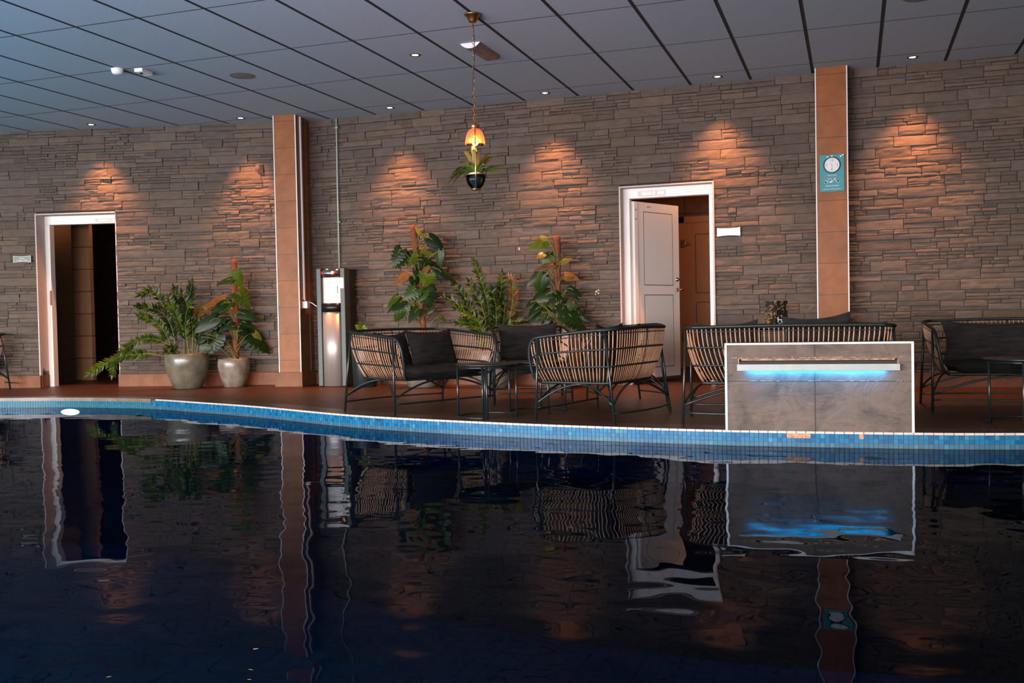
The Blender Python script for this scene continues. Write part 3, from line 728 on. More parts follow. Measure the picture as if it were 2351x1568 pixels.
wallobj('wall_passage_left', (-5.4, -1.2), (-5.4, 2.75), 2.5, -0.1, 'room_tile_shaded')
mb = MB(); mb.box(-5.5, 1.0, -0.2, 2.8, 2.5, 2.6); struct(mb.build('ceiling_passage', 'dark_gap'))
point('passage_glow', (-1.6, 1.5, 2.2), (1.0, 0.32, 0.09), 18)

# ------------------------------------------------------------------ text helper
def text_mesh(body, size, mat, parent, loc, rot=(PI / 2, 0, 0), name='lettering', ext=0.0006, arc=None, sx=1.0):
    cu = bpy.data.curves.new(name, 'FONT'); cu.body = body; cu.size = size; cu.align_x = 'CENTER'; cu.align_y = 'CENTER'; cu.extrude = ext; cu.resolution_u = 3
    t = bpy.data.objects.new(name, cu); COL.objects.link(t)
    dg = bpy.context.evaluated_depsgraph_get(); me = bpy.data.meshes.new_from_object(t.evaluated_get(dg))
    bpy.data.objects.remove(t); bpy.data.curves.remove(cu)
    if arc:
        for v in me.vertices: v.co.y += -arc * (v.co.x ** 2)
    me.materials.clear(); me.materials.append(M[mat])
    o = bpy.data.objects.new(name, me); COL.objects.link(o); o.parent = parent; o.location = loc; o.rotation_euler = rot; o.scale = (sx, 1, 1)
    return o

# ------------------------------------------------------------------ clock board
cb = empty('wall_clock', 'teal advertising board with a round white clock, hung on the right brown pillar', 'clock', (7.373, -0.226, 1.905), 0)
mb = MB(); mb.box(-0.111, 0.111, -0.016, 0, 0, 0.35); mb.build('board', 'teal', cb, bevel=0.002)
mb = MB(); mb.box(-0.1125, 0.1125, -0.014, 0.001, -0.004, 0.0); mb.box(-0.1125, 0.1125, -0.014, 0.001, 0.35, 0.3525); mb.box(-0.1135, -0.111, -0.014, 0.001, -0.004, 0.352); mb.box(0.111, 0.1135, -0.014, 0.001, -0.004, 0.352); mb.build('board_edge', 'coping', cb)
CZ = 0.250
mb = MB(); mb.lathe([(0, 0), (0.072, 0), (0.072, 0.004), (0, 0.004)], 40); cf = mb.build('clock_face', 'clockface', cb, False); cf.location = (0, -0.016, CZ); cf.rotation_euler = (PI / 2, 0, 0)
mb = MB(); mb.lathe([(0.069, 0), (0.078, 0), (0.079, 0.008), (0.074, 0.012), (0.069, 0.008)], 40); rm = mb.build('rim', 'ink', cb, True); rm.location = (0, -0.016, CZ); rm.rotation_euler = (PI / 2, 0, 0)
for tx, x, z in (('12', 0, 0.044), ('3', 0.050, 0), ('6', 0, -0.044), ('9', -0.050, 0)): text_mesh(tx, 0.028, 'ink', cf, (x, z, 0.0045), (0, 0, 0), 'numeral')
for k in range(12):
    if k % 3: mb = MB(); mb.box(-0.0012, 0.0012, 0.052, 0.058, 0.0042, 0.0050, 0, Matrix.Rotation(k * PI / 6, 4, 'Z')); mb.build('tick', 'ink', cf)
for nm, L_, an in (('hour_hand', 0.026, 0.72), ('minute_hand', 0.045, PI)):
    mb = MB(); mb.box(-0.0011, 0.0011, -0.004, L_, 0.0048, 0.0060, 0, Matrix.Rotation(an, 4, 'Z')); mb.build(nm, 'ink', cf)
text_mesh('Food & Drinks', 0.0145, 'white_ink', cb, (0, -0.0165, 0.152))
text_mesh('Summer & Snow', 0.0245, 'pink_ink', cb, (0, -0.0165, 0.134), arc=1.7)
mb = MB(); rk = random.Random(4)
for k in range(70):
    u = rk.uniform(-1, 1); zz = 0.078 + (1 - u * u) * 0.034 * rk.random() + rk.uniform(0, 0.012); w = rk.uniform(0.002, 0.010)
    mb.box(u * 0.066 - w, u * 0.066 + w, -0.0168, -0.016, zz, zz + rk.uniform(0.002, 0.007))
mb.build('drawing', 'white_ink', cb)
text_mesh('Sunset Company', 0.0185, 'white_ink', cb, (0, -0.0165, 0.052)); text_mesh('open every day', 0.010, 'pink_ink', cb, (0, -0.0165, 0.038))
text_mesh('good times on the water all year', 0.0125, 'white_ink', cb, (0, -0.0165, 0.020))
for x, z in ((-0.04, 0.328), (0.0, 0.336), (0.08, 0.330), (0.099, 0.341)):
    mb = MB(); mb.box(x - 0.007, x + 0.007, -0.0168, -0.016, z - 0.006, z + 0.006, 0, Matrix.Identity(4)); mb.build('highlight_mark', 'white_ink', cb)
# signs
def concave(mb, w, h, y0, y1, k=0.10, n=12, mi=0):
    top = [(-w / 2 + w * i / n, h / 2 - k * h * (1 - (2 * i / n - 1) ** 2)) for i in range(n + 1)]
    ring = top + [(x, -z) for x, z in reversed(top)]
    N = len(ring); vs = [(x, y0, z) for x, z in ring] + [(x, y1, z) for x, z in ring]
    fs = [(2 * 0 + i, i + 1, N - 2 - i, N - 1 - i) for i in range(n)] + [(i, (i + 1) % N, N + (i + 1) % N, N + i)[::-1] for i in range(N)]
    mb.add(vs, fs, mi)
LM = Matrix.Translation(LORG) @ Matrix.Rotation(LROT, 4, 'Z')
p = LM @ Vector((-3.235, -0.028, 1.562))
sg = empty('room_sign', 'small grey sign with pale border and words on the stone left of the left doorway', 'sign', p, LROT)
mb = MB(); concave(mb, 0.228, 0.083, -0.012, 0.012); mb.build('plate', 'sign_grey', sg)
mb = MB()
for s in (1, -1): mb.tube([(-0.108 + 0.216 * i / 10, -0.013, s * (0.038 - 0.007 * (1 - (i / 5 - 1) ** 2))) for i in range(11)], 0.0028, 5)
for s in (1, -1): mb.tube([(s * 0.108, -0.013, -0.038), (s * 0.108, -0.013, 0.038)], 0.0028, 5)
mb.build('border', 'white_ink', sg)
text_mesh('Gents', 0.026, 'white_ink', sg, (0, -0.0135, 0.010)); text_mesh('changing rooms', 0.024, 'white_ink', sg, (0, -0.0135, -0.014))
sg2 = empty('wall_sign', 'white plate with waisted outline on the stone right of the white doorway', 'sign', (6.362, -0.026, 1.575), 0)
mb = MB(); concave(mb, 0.232, 0.088, -0.012, 0.014); mb.build('plate', 'white_metal', sg2)
mb = MB(); mb.box(0.062, 0.066, -0.0135, -0.012, -0.036, 0.036); mb.build('divider', 'sticker_pink', sg2)
for x in (-0.106, 0.106):
    mb = MB(); mb.lathe([(0, 0), (0.004, 0), (0.003, 0.002), (0, 0.002)], 10); s_ = mb.build('screw', 'chrome', sg2); s_.location = (x, -0.012, 0); s_.rotation_euler = (PI / 2, 0, 0)

# ------------------------------------------------------------------ ceiling fittings
def spot(x, y, label, e, aim=(0, 0), beam=True):
    t = empty('downlight', label, 'ceiling light', (x, y, CEIL), 0, 'recessed warm downlights in the ceiling')
    mb = MB(); mb.lathe([(0.030, 0.0), (0.032, -0.004), (0.046, -0.005), (0.049, 0.0)], 24); mb.build('trim_ring', 'spot_rim', t, True)
    mb = MB(); mb.lathe([(0.0001, -0.0045), (0.020, -0.004), (0.030, -0.001)], 20); mb.build('lens', 'warm_lens', t, True)
    L = bpy.data.lights.new('downlight_beam', 'SPOT'); L.energy = e; L.color = (1.0, 0.36, 0.12); L.spot_size = math.radians(74); L.spot_blend = 1.0; L.shadow_soft_size = 0.02
    lo = bpy.data.objects.new('downlight_beam', L); COL.objects.link(lo); lo.parent = t; lo.location = (0, 0, -0.012); lo.rotation_euler = (aim[0], aim[1], 0)
    return t
SP = [(-0.866, -0.90, 'warm downlight above the left doorway, leftmost in the ceiling'), (0.911, -0.50, 'warm downlight just left of the left brown pillar top'), (2.713, -0.30, 'warm downlight between the left pillar and the hanging lamp'),
      (4.512, -0.289, 'warm downlight just right of the hanging lamp'), (6.30, -0.27, 'warm downlight above the right jamb of the white doorway'), (8.098, -0.29, 'warm downlight right of the right brown pillar')]
for x, y, lb in SP: spot(x, y, lb, 430)
spot(3.893, -2.191, 'warm downlight set out from the wall, left of the wedge shaped vent', 60)
sk = empty('smoke_detector', 'round white smoke detector on a ceiling joint at the upper left', 'smoke detector', (1.19, -2.83, CEIL))
mb = MB(); mb.lathe([(0.001, -0.052), (0.030, -0.051), (0.046, -0.043), (0.052, -0.026), (0.055, -0.012), (0.055, 0.0)], 28); mb.build('housing', 'plastic', sk, True)
mb = MB()
for k in range(7):
    an = -2.2 + k * 0.22; mb.box(-0.005, 0.005, 0.045, 0.051, -0.041, -0.032, 0, Matrix.Rotation(an + PI, 4, 'Z'))
mb.build('vent_slot', 'ink', sk)
bx = empty('sensor_box', 'small white box sensor on the ceiling right of the round detector', 'sensor', (1.375, -2.70, CEIL), 0.10)
mb = MB(); mb.box(-0.042, 0.042, -0.085, 0.085, -0.034, 0.0); mb.build('case', 'plastic', bx, bevel=0.005)
mb = MB(); mb.lathe([(0.001, -0.050), (0.012, -0.046), (0.014, -0.033)], 14, (0.0, -0.04, 0)); mb.build('lens', 'ink', bx, True)
for (x, y, lb) in ((2.075, -2.16, 'round grey ceiling speaker between the detectors and the left pillar'), (8.04, -2.19, 'round grey ceiling speaker cut by the top frame edge at right')):
    t = empty('ceiling_speaker', lb, 'speaker', (x, y, CEIL), 0, 'round ceiling speakers')
    mb = MB(); mb.lathe([(0.0001, -0.006), (0.07, -0.005), (0.100, -0.003)], 32); mb.build('grille', 'speaker', t, True)
    mb = MB(); mb.lathe([(0.098, -0.004), (0.108, -0.006), (0.118, 0.0)], 32); mb.build('rim', 'sign_grey', t, True)
vt = empty('ceiling_fitting', 'half round white ceiling fitting with grey curved underside behind the lamp chain', 'ceiling fitting', (4.485, -2.36, CEIL), -0.02)
mb = MB(); n = 14; R_ = 0.115; W_ = 0.092
def segz(i): x = -W_ + 2 * W_ * i / n; return x, -(math.sqrt(R_ ** 2 - x * x) - math.sqrt(R_ ** 2 - W_ ** 2))
mb.grid(lambda u, v: (segz(u * n)[0], 0.46 * v, segz(u * n)[1]), n, 4); mb.build('cover', 'coping', vt, True)
for y in (0.0, 0.46):
    mb = MB(); ring = [segz(i) for i in range(n + 1)]; mb.add([(x, y, z) for x, z in ring] + [(x, y, 0) for x, z in ring], [(i, i + 1, n + 2 + i, n + 1 + i) for i in range(n)]); mb.build('end_plate', 'white_metal', vt)
# ------------------------------------------------------------------ pendant lamp
VA = math.atan2(-2.757, 7.158)  # direction from the viewer, plan
pd = empty('pendant_lamp', 'brass pendant lamp with amber glass shade hanging on a long chain', 'lamp', (4.798, -3.098, 0), -VA * 0 + math.atan2(2.757, 7.158))
mb = MB(); mb.lathe([(0.002, 3.035), (0.026, 3.036), (0.030, 3.042), (0.052, 3.083), (0.064, 3.088), (0.066, 3.094), (0.064, 3.0995), (0.001, 3.0995)], 32); mb.build('canopy', 'dark_brass', pd, True)
mb = MB(); z = 3.036; k = 0
while z > 2.262:
    ring = []
    for i in range(14):
        an = 2 * PI * i / 14; lx = 0.0085 * math.cos(an); lz = 0.0125 * math.sin(an) + (0.007 if math.sin(an) > 0 else -0.007)
        ring.append((lx, 0, z - 0.018 + lz) if k % 2 == 0 else (0, lx, z - 0.018 + lz))
    mb.tube(ring, 0.0021, 5, True); z -= 0.0325; k += 1
mb.build('chain', 'dark_brass', pd, True)
mb = MB(); mb.tube([(0.010 * math.sin((3.04 - z) * 9) * (1 if z > 2.3 else 0), 0.010 * math.cos((3.04 - z) * 9), z) for z in np.linspace(3.04, 2.25, 40)], 0.0028, 6); mb.build('cord', 'cord', pd, True)
mb = MB(); mb.lathe([(0.002, 2.262), (0.010, 2.262), (0.012, 2.252), (0.034, 2.250), (0.036, 2.246), (0.036, 2.216), (0.030, 2.214), (0.001, 2.214)], 32); mb.build('cap', 'brass', pd, True)
sh = [(0.020, 2.217), (0.036, 2.214), (0.052, 2.200), (0.064, 2.178), (0.072, 2.150), (0.0765, 2.120), (0.078, 2.094)]
mb = MB(); mb.lathe(sh + [(r - 0.002, z) for r, z in reversed(sh)], 40); mb.build('glass_shade', 'amber_glass', pd, True)
mb = MB(); mb.lathe([(0.001, 2.205), (0.016, 2.204), (0.016, 2.168), (0.013, 2.164), (0.001, 2.164)], 20); mb.build('bulb_socket', 'dark_brass', pd, True)
mb = MB(); mb.lathe([(0.001, 2.085), (0.014, 2.090), (0.022, 2.104), (0.022, 2.122), (0.014, 2.148), (0.011, 2.164)], 24); mb.build('bulb', 'bulb', pd, True)
point('bulb_light', (0, 0, 2.075), (1.0, 0.50, 0.20), 15, 0.03, pd)
mb = MB()  # flat hoop seen edge on
lp = catmull([(0, -0.012, 2.252), (0, -0.07, 2.215), (0, -0.100, 2.09), (0, -0.104, 1.95), (0, -0.094, 1.856), (0, -0.060, 1.785), (0, -0.036, 1.748), (0, 0, 1.744), (0, 0.036, 1.748), (0, 0.060, 1.785), (0, 0.094, 1.856), (0, 0.104, 1.95), (0, 0.100, 2.09), (0, 0.07, 2.215), (0, 0.012, 2.252)], 6)
mb.tube(lp, 0.0052, 6); mb.build('hoop', 'brass', pd, True)
mb = MB(); mb.tube([(0.092 * math.cos(a_), 0.092 * math.sin(a_), 1.857) for a_ in np.linspace(0, 2 * PI, 41)[:-1]], 0.0045, 8, True); mb.build('holder_ring', 'brass', pd, True)
mb = MB(); mb.lathe([(0.001, 1.742), (0.036, 1.742), (0.040, 1.746), (0.040, 1.752), (0.036, 1.756), (0.001, 1.756)], 32); mb.build('base_plate', 'brass', pd, True)
mb = MB(); gp = [(0.034, 1.756), (0.058, 1.778), (0.074, 1.81), (0.080, 1.855)]; mb.lathe(gp + [(r - 0.0015, z) for r, z in reversed(gp)], 36); mb.build('glass_bowl', 'clear_glass', pd, True)
# fern in pot, sits in the bowl
fn = empty('hanging_fern', 'small fern in a dark teal pot, held by the hanging lamp', 'plant', (4.798, -3.098, 1.757), math.atan2(2.757, 7.158))
mb = MB(); mb.lathe([(0.001, 0.0), (0.032, 0.0), (0.036, 0.006), (0.047, 0.098), (0.050, 0.100), (0.050, 0.112), (0.044, 0.112), (0.043, 0.10), (0.001, 0.10)], 32); mb.build('pot', 'pot_teal', fn, True)
mb = MB(); mb.lathe([(0.043, 0.104), (0.052, 0.110), (0.050, 0.118), (0.043, 0.120)], 28); mb.build('pot_rim', 'white_paint', fn, True)
mb = MB(); rf = random.Random(2)
def frond(mb, p0, p1, p2, w, col, n=26):
    pts = [Vector(p0).lerp(Vector(p1), t).lerp(Vector(p1).lerp(Vector(p2), t), t) for t in np.linspace(0, 1, n)]
    mb.tube(pts[::2] + [pts[-1]], 0.0010, 4, col=(0.10, 0.07, 0.02))
    side = Vector((pts[-1] - pts[0]).cross(Vector((0, 0.3, 1)))).normalized()
    for i in range(2, n - 1):
        t = i / n; L_ = w * (math.sin(PI * (0.12 + 0.86 * t)) ** 0.7); d = (pts[i + 1] - pts[i - 1]).normalized()
        for s in (1, -1):
            o = side * s; tip = pts[i] + (o * 0.9 + d * 0.45) * L_ + Vector((0, 0, -0.15 * L_)); hw = d * 0.0032
            mb.add([pts[i] - hw, pts[i] + hw, pts[i].lerp(tip, .6) + hw * 1.1, tip, pts[i].lerp(tip, .6) - hw * 1.1], [(0, 1, 2, 3, 4)], 0, col)
k = 1 / (8.25 * 294.6)
tips = [(200, 1350, 0.0), (285, 1150, -.3), (360, 1060, .4), (450, 905, .3), (530, 720, -.2), (705, 600, .5), (715, 710, -.5), (790, 760, .8), (1020, 800, -.2), (1060, 840, .3), (1295, 1030, -.1), (1210, 1135, .3), (600, 1000, -.9), (900, 1010, -.9), (860, 930, .9), (480, 1010, .9)]
tips = tips + [(cx + rf.uniform(-60, 60), cz + rf.uniform(-20, 90), -dy + rf.uniform(-.4, .4)) for (cx, cz, dy) in tips if cz > 700]
for (cx, cz, dy) in tips:
    tx, tz = (cx - 745) * k, (1180 - cz) * k + 0.10
    dv = rf.uniform(0.85, 1.15); hi = min(1, max(0, (tz - 0.16) / 0.10)); c_ = (0.055 * dv + 0.10 * hi, 0.10 * dv + 0.01 * hi, 0.012)
    mx, mz = tx * 0.55, max(tz, 0.12) * 0.75 + 0.075
    frond(mb, (tx * 0.05, dy * 0.01, 0.10), (mx, dy * 0.05, mz + (0.02 if tz < 0.15 else 0)), (tx, dy * 0.09, tz), 0.026, c_, 34)
mb.build('fronds', 'fern', fn)
mb = MB(); mb.lathe([(0.0005, 0.112), (0.044, 0.104)], 20); mb.build('soil', 'soil', fn)

# ------------------------------------------------------------------ water dispenser
wd = empty('water_dispenser', 'tall black water dispenser with rounded steel front beside the left brown pillar', 'water dispenser', (1.965, -0.255, 0), 0.10)
mb = MB(); mb.box(-0.165, 0.165, -0.13, 0.175, 0.0, 1.335); mb.build('cabinet', 'black_plastic', wd, bevel=0.006)
for s in (-1, 1):
    mb = MB(); mb.box(min(s * 0.172, s * 0.115), max(s * 0.172, s * 0.115), -0.165, -0.02, 0.005, 1.34); mb.build('side_frame', 'grey_frame', wd, bevel=0.006)
def halfcol(name, r, z0, z1, mat, dy=-0.135, squ=0.62):
    m = MB(); nn = 24
    ring = [(r * math.cos(PI + PI * i / nn), dy + squ * r * math.sin(PI + PI * i / nn)) for i in range(nn + 1)]
    vs = [(x, y, z0) for x, y in ring] + [(x, y, z1) for x, y in ring]
    m.add(vs, [(i, i + 1, nn + 2 + i, nn + 1 + i) for i in range(nn)] + [tuple(range(nn, -1, -1)), tuple(range(nn + 1, 2 * nn + 2))])
    return m.build(name, mat, wd, True)
halfcol('steel_column', 0.114, 0.006, 0.845, 'steel'); halfcol('drip_tray', 0.118, 0.845, 0.945, 'black_plastic')
m = MB(); m.grid(lambda u, v: (-0.112 + 0.224 * u, -0.13 - 0.010 * math.sin(PI * u), 0.945 + 0.295 * v), 14, 2); m.build('tap_recess', 'steel', wd, True)
halfcol('tap_head', 0.112, 1.235, 1.33, 'chrome'); 
for x, mt in ((-0.085, 'red'), (0.062, 'red'), (0.045, 'white_paint')):
    m = MB(); m.lathe([(0.001, 0), (0.020, 0.0), (0.018, 0.006), (0.001, 0.008)], 16); o = m.build('button', mt, wd, True); o.rotation_euler = (PI / 2, 0, 0)
    yy = -0.135 - 0.62 * math.sqrt(max(0.0, 0.112 ** 2 - x * x)); o.location = (x, yy - (0.006 if mt == 'white_paint' else 0), 1.285)
m = MB(); m.box(-0.012, 0.075, -0.150, -0.143, 1.055, 1.14); o = m.build('instruction_sticker', 'white_paint', wd)
m = MB()
for q in range(8): m.box(-0.0012, 0.0012, 0.008, 0.028, -0.0006, 0.0006, 0, Matrix.Translation((0.0315, -0.1508, 1.0975)) @ Matrix.Rotation(PI / 2, 4, 'X') @ Matrix.Rotation(q * PI / 4, 4, 'Z'))
m.build('star_mark', 'sticker_pink', o)
m = MB(); m.box(0.120, 0.160, -0.1672, -0.165, 1.11, 1.23); m.build('side_label', 'white_paint', wd)
m = MB(); m.box(0.165, 0.169, -0.06, -0.035, 0.995, 1.045); m.build('latch', 'chrome', wd)
# ------------------------------------------------------------------ sofas
def rail_pts(W, D):
    h, g = W / 2, D / 2
    half = [(h - 0.10, -g - 0.015, 0.275), (h - 0.055, -g - 0.05, 0.32), (h - 0.028, -g - 0.066, 0.43), (h - 0.011, -g - 0.058, 0.530), (h - 0.003, -g - 0.018, 0.588), (h + 0.002, -g + 0.06, 0.608),
            (h + 0.006, g - 0.16, 0.646), (h - 0.002, g - 0.06, 0.652), (h - 0.05, g + 0.012, 0.658), (h - 0.14, g + 0.035, 0.661)]
    full = [(-x, y, z) for x, y, z in half] + [(0, g + 0.065, 0.666)] + half[::-1]
    return full
def rim_pts(W, D):
    h, g = W / 2, D / 2
    half = [(h - 0.10, -g - 0.015, 0.275), (h - 0.115, -g + 0.1, 0.273), (h - 0.115, g - 0.19, 0.272), (h - 0.122, g - 0.10, 0.273), (h - 0.175, g - 0.058, 0.274)]
    return [(-x, y, z) for x, y, z in half] + [(0, g - 0.045, 0.275)] + half[::-1]
def interp_path(pts):
    d = [0]
    for a_, b_ in zip(pts, pts[1:]): d.append(d[-1] + (b_ - a_).length)
    d = np.array(d); P_ = np.array([tuple(p) for p in pts])
    def f(s): s = s * d[-1]; return Vector([float(np.interp(s, d, P_[:, c])) for c in range(3)])
    return f, d[-1]
def softbox(mb, cx, cy_, cz, w, d, h, px=5, nu=16, nv=12, sag=0.0, seed=0):
    for sgn in (1, -1):
        def fn(u, v):
            x, y = 2 * u - 1, 2 * v - 1
            prof = max(0.0, (1 - abs(x) ** px) * (1 - abs(y) ** px)) ** 0.5
            rx = x * (1 - 0.06 * y * y * abs(x) ** 3); ry = y * (1 - 0.06 * x * x * abs(y) ** 3)
            z = sgn * h / 2 * prof + 0.006 * noise.noise(Vector((x * 2 + seed, y * 2, sgn)))
            return (cx + rx * w / 2, cy_ + ry * d / 2, cz + z - sag * (1 - x * x) * (1 - y * y))
        if sgn == 1: mb.grid(fn, nu, nv)
        else: mb.grid(lambda u, v: fn(1 - u, v), nu, nv)
def sofa(name, label, cat, x, y, rot, W, D, group='black framed rattan seats around the round tables'):
    t = empty(name, label, cat, (x, y, 0), rot, group)
    rail = catmull(rail_pts(W, D), 8); rr = resample(rail, 0.005)
    mb = MB(); mb.tube(rr, [0.0128 if i % 2 else 0.0112 for i in range(len(rr))], 7); mb.build('frame_rail', 'black_wrap', t, True)
    h, g = W / 2, D / 2
    top = [p for p in rail if p.z > 0.53]; ft, Lt = interp_path(top)
    rim = catmull(rim_pts(W, D), 8); fb, Lb = interp_path(rim)
    def S(s, tt):
        a_, b_ = ft(s), fb(s); e = 0.10 * tt + 0.90 * tt ** 2.1
        return Vector((a_.x + (b_.x - a_.x) * e, a_.y + (b_.y - a_.y) * e, a_.z + (b_.z - a_.z) * tt))
    mb = MB(); n = int(Lt / 0.0325); rs = random.Random(int(x * 100))
    for i in range(n + 1):
        s = 0.012 + 0.976 * i / n + rs.uniform(-0.0012, 0.0012); j = rs.uniform(-0.0015, 0.0015)
        mb.tube([S(min(1, max(0, s + j * q)), q) for q in np.linspace(0.035, 0.985, 9)], 0.0044, 5)
    mb.build('rattan_slats', 'rattan', t, True)
    mb = MB()
    for tt, r_ in ((0.085, 0.0045), (0.36, 0.0082), (0.68, 0.0082)):
        mb.tube([S(q, tt) for q in np.linspace(0.005, 0.995, 60)], r_, 6)
    La = (g + g + 0.06) / Lt
    for s in (La * 0.93, 0.5, 1 - La * 0.93): mb.tube([S(s, q) for q in np.linspace(0, 1, 10)], 0.0068, 6)
    mb.build('binding', 'black_wrap', t, True)
    mb = MB(); rb = resample(rim + [rim[0]], 0.006); mb.tube(rb, [0.0125 if i % 2 else 0.0105 for i in range(len(rb))], 6); mb.build('seat_rim', 'black_wrap', t, True)
    feet = {}
    for sx in (-1, 1):
        for (nm, p_top, p_bot) in (('f', (sx * (h + 0.006), -g + 0.02, 0.597), (sx * (h + 0.012), -g, 0.0)), ('r', (sx * (h - 0.008), g - 0.05, 0.650), (sx * (h + 0.012), g + 0.03, 0.0))):
            mb = MB(); mb.tube([p_bot, Vector(p_bot).lerp(Vector(p_top), .5), p_top], 0.0098, 8); mb.build('leg', 'black_metal', t, True)
            feet[(sx, nm)] = (Vector(p_bot), Vector(p_top))
    def on(k_, z): a_, b_ = feet[k_]; return a_.lerp(b_, z / b_.z)
    def arch(k1, k2, mid):
        a_, b_ = on(k1, 0.125), on(k2, 0.125); m_ = Vector(mid)
        pts = []
        for q in np.linspace(-1, 1, 21):
            e_ = a_ if q < 0 else b_; p = m_.lerp(e_, abs(q)); p.z = m_.z - (m_.z - e_.z) * q * q; pts.append(p)
        mb = MB(); mb.tube(pts, 0.0082, 7); mb.build('brace', 'black_metal', t, True)
    for sx in (-1, 1): arch((sx, 'f'), (sx, 'r'), (sx * (h - 0.12), 0.0, 0.262))
    arch((-1, 'f'), (1, 'f'), (0, -g + 0.02, 0.262)); arch((-1, 'r'), (1, 'r'), (0, g - 0.06, 0.262))
    for nm, z, bow in (('f', 0.085, 0.0), ('r', 0.075, 0.10)):
        a_, b_ = on((-1, nm), z), on((1, nm), z)
        mb = MB(); mb.tube([a_.lerp(b_, q) + Vector((0, bow * 4 * q * (1 - q), 0)) for q in np.linspace(0, 1, 16)], 0.0075, 7); mb.build('stretcher', 'black_metal', t, True)
    mb = MB(); softbox(mb, 0, -0.075, 0.325, W - 0.215, D + 0.06, 0.10, 6, 20, 14, 0.012, x); mb.build('seat_cushion', 'fabric', t, True)
    return t
def pillow(label, parent, loc, w, h, th, tilt, yaw_, roll_=0.0, name='throw_pillow', cat='pillow'):
    """loc in the seat's own space; the pillow is a thing of its own"""
    parent_m = Matrix.Translation(parent.location) @ Matrix.Rotation(parent.rotation_euler[2], 4, 'Z')
    mb = MB(); sd = random.random() * 20
    for sgn in (1, -1):
        def fn(u, v):
            a_, b_ = 2 * u - 1, 2 * v - 1
            prof = max(0.0, (1 - a_ * a_) * (1 - b_ * b_)) ** 0.55
            pinx = 1 - 0.09 * (1 - b_ * b_); pinz = 1 - 0.09 * (1 - a_ * a_)
            wr = 0.012 * noise.noise(Vector((a_ * 2.2 + sd, b_ * 3.0, sgn * 2))) * prof
            return (a_ * w / 2 * pinx, sgn * (th / 2) * prof + wr, b_ * h / 2 * pinz - 0.02 * (1 - a_ * a_) * max(0, b_))
        if sgn == 1: mb.grid(lambda u, v: fn(1 - u, v), 18, 18)
        else: mb.grid(fn, 18, 18)
    o = mb.build(name, 'fabric', None, True)
    o.matrix_world = parent_m @ Matrix.Translation(loc) @ Matrix.Rotation(yaw_, 4, 'Z') @ Matrix.Rotation(tilt, 4, 'X') @ Matrix.Rotation(roll_, 4, 'Y')
    return tag(o, label, cat, 'charcoal cushions on the rattan seats')
def place(cx, cy_, fx, fy):  # heading so that local -y points along (fx,fy)
    return math.atan2(fx, -fy)
# A: left loveseat
aA = math.atan2(-0.45, 0.89); fA = (0.89, -0.455); lA = (0.455, 0.89)
cA = (3.568 + fA[0] * 0.34 + lA[0] * 0.515, -2.985 + fA[1] * 0.34 + lA[1] * 0.515)
sA = sofa('rattan_loveseat', 'rattan loveseat left of the nearest round table, its side turned to the pool', 'sofa', cA[0], cA[1], place(0, 0, *fA), 1.03, 0.66)
pillow('large charcoal pillow leaning on the back of the leftmost full loveseat', sA, (0.19, 0.08, 0.505), 0.56, 0.33, 0.17, -0.30, 0.10)
pillow('charcoal pillow tucked behind the larger pillow of the leftmost full loveseat', sA, (-0.17, 0.14, 0.50), 0.42, 0.32, 0.13, -0.30, 0.25)
# B: rear armchair facing the pool
aB = math.atan2(-1.984 + 2.27, 5.185 - 4.63)
sB = sofa('rattan_armchair', 'rattan armchair facing the pool in front of the big wall plants', 'armchair', 4.78, -1.80, 0.42, 0.66, 0.62)
pillow('large charcoal pillow filling the armchair in front of the wall plants', sB, (0.0, 0.07, 0.525), 0.56, 0.36, 0.16, -0.26, 0.0)
# C: near loveseat, back to the right
fC = (-0.976, 0.217); lC = (0.217, 0.976)
sC = sofa('rattan_loveseat', 'rattan loveseat right of the nearest round table, slatted back turned to the fountain', 'sofa', 5.955 + fC[0] * 0.285 + lC[0] * 0.47, -3.60 + fC[1] * 0.285 + lC[1] * 0.47, place(0, 0, *fC), 0.96, 0.60)
pillow('charcoal pillow peeking over the slatted back near its pool end', sC, (0.20, 0.12, 0.525), 0.40, 0.36, 0.14, -0.24, -0.05)
pillow('charcoal pillow peeking over the slatted back near its middle', sC, (-0.14, 0.12, 0.515), 0.40, 0.36, 0.14, -0.24, 0.05)
# H: seat behind C
fH = (-0.82, -0.57)
sH = sofa('rattan_armchair', 'rattan seat mostly hidden behind the loveseat whose back faces the fountain', 'armchair', 5.70, -2.03, place(0, 0, -0.87, -0.49), 0.72, 0.46)
# D: loveseat behind the fountain
sD = sofa('rattan_loveseat', 'wide rattan loveseat with slatted back right behind the tiled fountain', 'sofa', 7.12, -3.20, PI + 0.045, 1.36, 0.50)
pillow('charcoal pillow corner at the left end of the wide loveseat behind the fountain', sD, (0.40, 0.04, 0.525), 0.44, 0.36, 0.14, -0.22, 0.0, 0.05)
pillow('charcoal pillow rising highest over the wide loveseat behind the fountain', sD, (-0.20, 0.03, 0.555), 0.46, 0.38, 0.15, -0.22, 0.0, 0.06)
pillow('charcoal pillow at the right end of the wide loveseat behind the fountain', sD, (-0.50, 0.05, 0.51), 0.30, 0.36, 0.13, -0.25, -0.1)
# E: right loveseat
sE = sofa('rattan_loveseat', 'dark rattan loveseat facing the pool at the right edge behind the right table', 'sofa', 8.72, -2.05, 0.06, 1.26, 0.66)
pillow('wide charcoal back cushion on the loveseat at the right edge', sE, (-0.10, 0.13, 0.49), 0.84, 0.36, 0.15, -0.26, 0.0, 0, 'back_cushion', 'cushion')
pillow('charcoal pillow poking up at the right frame edge', sE, (0.42, 0.05, 0.555), 0.42, 0.42, 0.14, -0.20, -0.45, 0.10)
